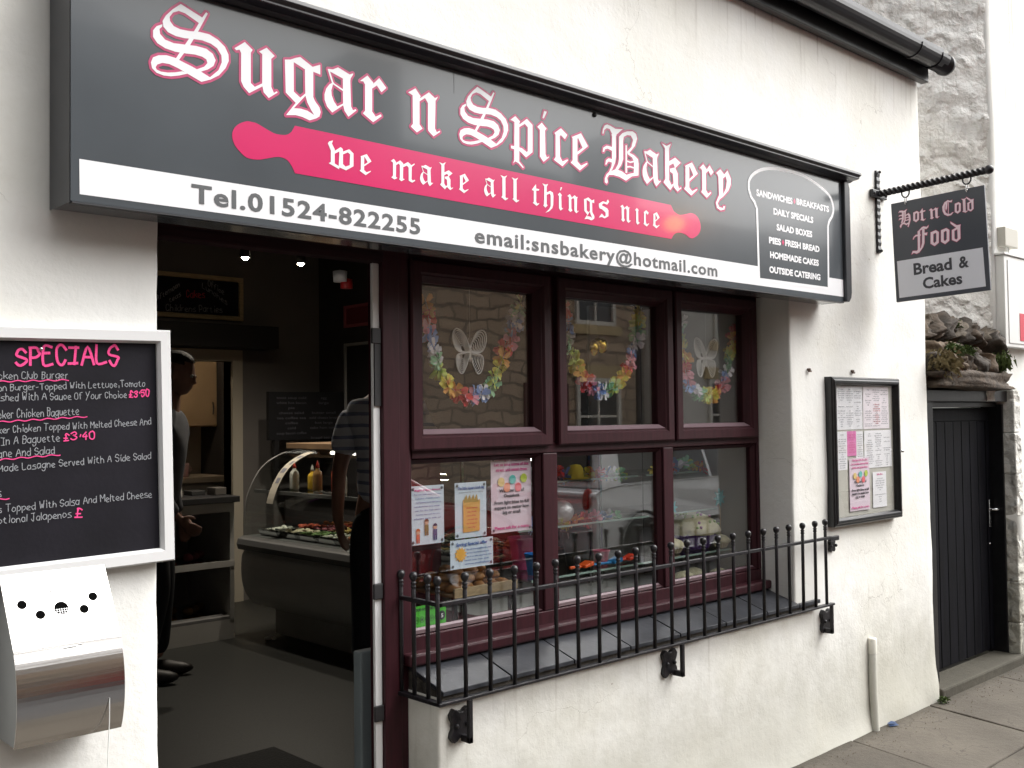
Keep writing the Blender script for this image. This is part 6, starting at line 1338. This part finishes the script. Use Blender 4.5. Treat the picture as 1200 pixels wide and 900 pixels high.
car('red hatchback parked across the street, seen reflected in the steel bin and left pane', 4.95, -5.2, REDP)
# added amber lamp, out of view, placed to mirror as a warm glow in the sign

al = thing('added_glow_lamp', 'amber lamp added across the road to put a glow in the rolling pin end', 'added lamp', (11.5, -6.6, 0))
MB().tube([(11.5, -6.6, -.115), (11.5, -6.6, 1.0), (11.5, -6.6, 3.95)], [.09, .06, .045], 12).build('post', IRON, al)
ln_ = MB().lathe((11.5, -6.6, 4.0), [(.05, -.05), (.10, .0), (.17, .40), (.20, .42), (.05, .58), (.001, .62)], 8, smooth=False).build('lantern_frame', CGLASS, al)
MB().ball((11.5, -6.6, 4.22), .14, 14, sc=(1, 1, .8)).build('amber_bulb', mat('amber_glow', (1, .5, .1), .5, emit=(1, .40, .06), estr=14), ln_)

tuft('small weed growing from the pavement crack at the corner of the bakery', 5.50, -.05, .01, .03, 60, LEAF[1], 14, .03)
# ------------------------------------------------------------------ people in the shop
def skinmesh(V, E, sub=2):
    me = bpy.data.meshes.new('sk'); me.from_pydata([v[:3] for v in V], E, []); o = bpy.data.objects.new('sk', me); C.objects.link(o)
    b = bmesh.new(); b.from_mesh(me); sl = b.verts.layers.skin.verify(); b.verts.ensure_lookup_table()
    for i, v in enumerate(V): r = v[3]; b.verts[i][sl].radius = (r if isinstance(r, tuple) else (r, r)); b.verts[i][sl].use_root = (i == 0)
    b.to_mesh(me); b.free()
    m = o.modifiers.new('s', 'SKIN'); m.use_smooth_shade = True; m2 = o.modifiers.new('u', 'SUBSURF'); m2.levels = sub; m2.render_levels = sub
    bpy.context.view_layer.update(); ev = o.evaluated_get(bpy.context.evaluated_depsgraph_get()); e = ev.to_mesh()
    r = ([tuple(v.co) for v in e.vertices], [tuple(p.vertices) for p in e.polygons]); ev.to_mesh_clear(); bpy.data.objects.remove(o); return r
def limb_mesh(chains, sub=2):
    """chains: list of [(f,l,z,r), ...] joined where coordinates coincide"""
    V = []; E = []; key = {}
    for ch in chains:
        last = None
        for p in ch:
            k = tuple(round(a, 4) for a in p[:3])
            if k not in key: key[k] = len(V); V.append(p)
            i = key[k]
            if last is not None and last != i: E.append((last, i))
            last = i
    return skinmesh(V, E, sub)
def person(label, base, heading, mats, arms, legs, lean=0.0, headturn=0.0, nod=0.0, short=False, H=1.80, vox=.0068):
    t = thing('person', label, 'person', base); ch, sh_ = cos(heading), sin(heading); s = H/1.80
    def W_(p): f, l, z = p[0]*s, p[1]*s, p[2]*s; return (base[0]+f*ch-l*sh_, base[1]+f*sh_+l*ch, base[2]+z)
    def Wv(vs): return [W_(v) for v in vs]
    ln = lambda z: lean*max(0, z-.95)
    tor = [(0, 0, .96), (ln(1.10), 0, 1.10), (ln(1.28), 0, 1.28), (ln(1.42), 0, 1.42)]
    nk = (ln(1.52)+.01, 0, 1.52); hd0 = (ln(1.60)+.03, 0, 1.60)
    def bodychains(k, neck=True, armstop=9, legstop=9, arm=True, leg=True):
        c = [[(*tor[0], .135*k), (*tor[1], .125*k), (*tor[2], .135*k), (*tor[3], .115*k)]]
        if neck: c.append([(*tor[3], .115*k), (*nk, .058), (*hd0, .055)])
        for i, a in enumerate(arms):
            sg = 1 if i == 0 else -1; c.append([(*tor[3], .115*k), (tor[3][0], sg*.165, 1.42, .068*k)]+[(q[0], q[1], q[2], q[3]*k) for q in a[:armstop]])
        if leg:
            for i, a in enumerate(legs): sg = 1 if i == 0 else -1; c.append([(*tor[0], .135*k), (0, sg*.095, .90, .092*k)]+[(q[0], q[1], q[2], q[3]*k) for q in a[:legstop]])
        return c
    ch_ = bodychains(.90)
    for i, a in enumerate(arms):      # hands
        sg = 1 if i == 0 else -1; w_ = Vector(a[-1][:3]); e_ = Vector(a[-2][:3]); d = (w_-e_).normalized(); side = Vector((1, 0, 0)) - d*d.x; side.normalize(); inn = d.cross(side)*(1)
        if inn.y*sg > 0: inn = -inn
        pal = w_+d*.055; ch_.append([(*a[-1][:3], a[-1][3]*.90), (*pal, .022)])
        for k, (o_, L_) in enumerate(((-.030, .062), (-.010, .075), (.010, .080), (.030, .070))):
            k0 = pal+side*(-o_)+d*.035; k1 = k0+d*L_*.5+inn*.010; k2 = k1+d*L_*.4+inn*.022
            ch_.append([(*pal, .022), (*k0, .0105), (*k1, .0095), (*k2, .0085)])
        th0 = w_+d*.03+side*.03; th1 = th0+d*.03+side*.022+inn*.01; ch_.append([(*pal, .022), (*th0, .0125), (*th1, .0105), (*(th1+d*.022+inn*.006), .009)])
    bv, bfc = limb_mesh(ch_, 2)
    m = MB(); m.add(Wv(bv), bfc, True)
    # head: skull, jaw, nose, ears, brow, lips merged with the body by a voxel remesh
    hc = Vector((ln(1.69)+.035, 0, 1.69)); ct_, st_ = cos(headturn), sin(headturn)
    def hp(f, l, z): f2 = f*cos(nod)+z*sin(nod); z2 = -f*sin(nod)+z*cos(nod); return W_((hc.x+f2*ct_-l*st_, hc.y+f2*st_+l*ct_, hc.z+z2))
    def blob(f, l, z, r, sc): 
        q = MB().ball((0, 0, 0), r, 16, sc=sc); m.add([hp(f+a, l+b, z+c) for a, b, c in q.v], q.f, True)
    blob(-.008, 0, .018, .10, (1.0, .78, 1.0)); blob(.030, 0, -.045, .068, (1.0, .80, 1.05)); blob(.052, 0, -.082, .034, (1, 1.1, .8)); blob(.094, 0, -.012, .014, (1.1, .7, 1.9)); blob(.104, 0, -.028, .0125, (1.1, 1.2, .8))
    blob(.088, 0, -.058, .012, (.9, 2.0, .9)); blob(.080, 0, .018, .016, (.8, 3.0, .7)); blob(-.002, .078, -.012, .024, (.8, .4, 1.3)); blob(-.002, -.078, -.012, .024, (.8, .4, 1.3))
    body = m.build('body', mats['skin'], t); rm = body.modifiers.new('r', 'REMESH'); rm.mode = 'VOXEL'; rm.voxel_size = vox; rm.use_smooth_shade = True
    sm_ = body.modifiers.new('s', 'SMOOTH'); sm_.factor = .5; sm_.iterations = 3
    bpy.context.view_layer.update(); me2 = bpy.data.meshes.new_from_object(body.evaluated_get(bpy.context.evaluated_depsgraph_get())); body.modifiers.clear(); body.data = me2
    for sg in (-1, 1):
        e = MB(); e.ball(hp(.086, sg*.031, .004), .0115*s, 10); e.build('eye', mat('eye_white', (.5, .5, .48), .2), t)
        MB().ball(hp(.0955, sg*.031, .004), .0052*s, 8).build('pupil', DARK, t)
    hr = MB(); q = MB().ball((0, 0, 0), .108, 24, sc=(1.0, .80, .98)); keep = []
    for fc in q.f:
        c = sum((Vector(q.v[i]) for i in fc), Vector())/len(fc)
        if c.z > .035-.055*(1 if c.x < -.02 else 0)-.04*(1 if c.x < -.05 else 0) and not (c.x > .055 and c.z < .062): keep.append(fc)
    rr_ = random.Random(3); hv = [tuple(Vector(p)*(1+rr_.uniform(-.02, .035))) for p in q.v]
    hr.add([hp(a-.010, b, c+.020) for a, b, c in hv], keep, True); ho = hr.build('hair', mats['hair'], t); so_ = ho.modifiers.new('so', 'SOLIDIFY'); so_.thickness = .012
    # trousers, shirt, shoes
    c = [[(*tor[0], .148), (0.0, 0, 1.04, .140)]]
    for i, a in enumerate(legs): sg = 1 if i == 0 else -1; c.append([(*tor[0], .148), (0, sg*.095, .90, .108)]+[(q[0], q[1], q[2], q[3]*1.22+.008) for q in a[:-1]]+[(a[-1][0], a[-1][1], a[-1][2]+.02, a[-1][3]*1.25+.012)])
    tv, tf_ = limb_mesh(c, 2); MB().add(Wv(tv), tf_, True).build('trousers', mats['trousers'], t)
    c = [[(0, 0, .93, .158), (*tor[1], .150), (*tor[2], .158), (*tor[3], .128), (nk[0]-.006, 0, 1.50, .070)]]
    for i, a in enumerate(arms):
        sg = 1 if i == 0 else -1; st = a[:1] if short else a[:-1]
        cc = [(*tor[3], .128), (tor[3][0], sg*.170, 1.425, .082)]
        if short: p0 = Vector((tor[3][0], sg*.170, 1.425)); p1 = Vector(a[0][:3]); cc.append((*(p0+(p1-p0)*.80), .078))
        else: cc += [(q[0], q[1], q[2], q[3]*1.25+.006) for q in a[:-1]]+[(*(Vector(a[-2][:3]).lerp(Vector(a[-1][:3]), .92)), a[-1][3]*1.4+.008)]
        c.append(cc)
    tv, tf_ = limb_mesh(c, 2); MB().add(Wv(tv), tf_, True).build('shirt' if short else 'jacket', mats['top'], t)
    for i, a in enumerate(legs):
        an = a[-1]; q = MB().ball((0, 0, 0), 1, 14, sc=(.145, .050, .050)); MB().add([W_((an[0]+.055+p[0], an[1]+p[1], max(.004, .040+p[2]*(1.0 if p[0] < .02 else .85)))) for p in q.v], q.f, True).build('shoe', mats['shoe'], t)
    return t
SK = mat('skin', (.30, .165, .115), .55, nscale=20, namt=.08)
def mk(top, tr, hair): return {'skin': SK, 'top': top, 'trousers': tr, 'hair': hair, 'shoe': mat('dark_shoe', (.014, .010, .009), .5)}
JK = mat('grey_jacket', (.045, .046, .054), .85, nscale=12, namt=.25); TRS = mat('black_trousers', (.010, .010, .013), .85); HAIR = mat('dark_hair', (.018, .013, .010), .7, bscale=200, bstr=.8)
person('man in a grey jacket and dark trousers standing in profile just inside the doorway', (2.515, 3.07, .12), atan2(-.62, .78), mk(JK, TRS, HAIR),
    [[(.02, .235, 1.15, .046), (.06, .250, .93, .036), (.08, .252, .88, .029)], [(.04, -.235, 1.15, .046), (.14, -.215, .95, .036), (.18, -.20, .91, .028)]],
    [[(.02, .10, .50, .062), (.0, .10, .09, .042)], [(.05, -.10, .50, .062), (-.03, -.11, .09, .042)]], lean=.14, nod=.25, H=1.82)
m_ = bpy.data.materials.new('striped_shirt'); m_.use_nodes = True; t_ = m_.node_tree; b_ = t_.nodes['Principled BSDF']; b_.inputs['Roughness'].default_value = .85
g_ = t_.nodes.new('ShaderNodeNewGeometry'); s_ = t_.nodes.new('ShaderNodeSeparateXYZ'); t_.links.new(g_.outputs['Position'], s_.inputs[0])
fr_ = mathn(t_, 'FRACT', mathn(t_, 'MULTIPLY', mathn(t_, 'ADD', s_.outputs[2], mathn(t_, 'MULTIPLY', noisen(t_, g_.outputs['Position'], 3), .03)), 17.0))
t_.links.new(mixc(t_, mathn(t_, 'LESS_THAN', fr_, .30), (.72, .74, .80), (.26, .31, .46)), b_.inputs['Base Color'])
person('man in a pale striped short sleeved shirt, half hidden by the door post', (3.235, 1.86, .12), radians(38), mk(m_, TRS, HAIR),
    [[(-.02, .235, 1.14, .046), (.03, .262, .90, .036), (.05, .262, .86, .029)], [(.02, -.235, 1.15, .046), (.20, -.20, 1.02, .036), (.26, -.17, 1.00, .028)]],
    [[(.0, .10, .50, .064), (-.02, .11, .09, .044)], [(.03, -.10, .50, .064), (.02, -.11, .09, .044)]], short=True, H=1.86)
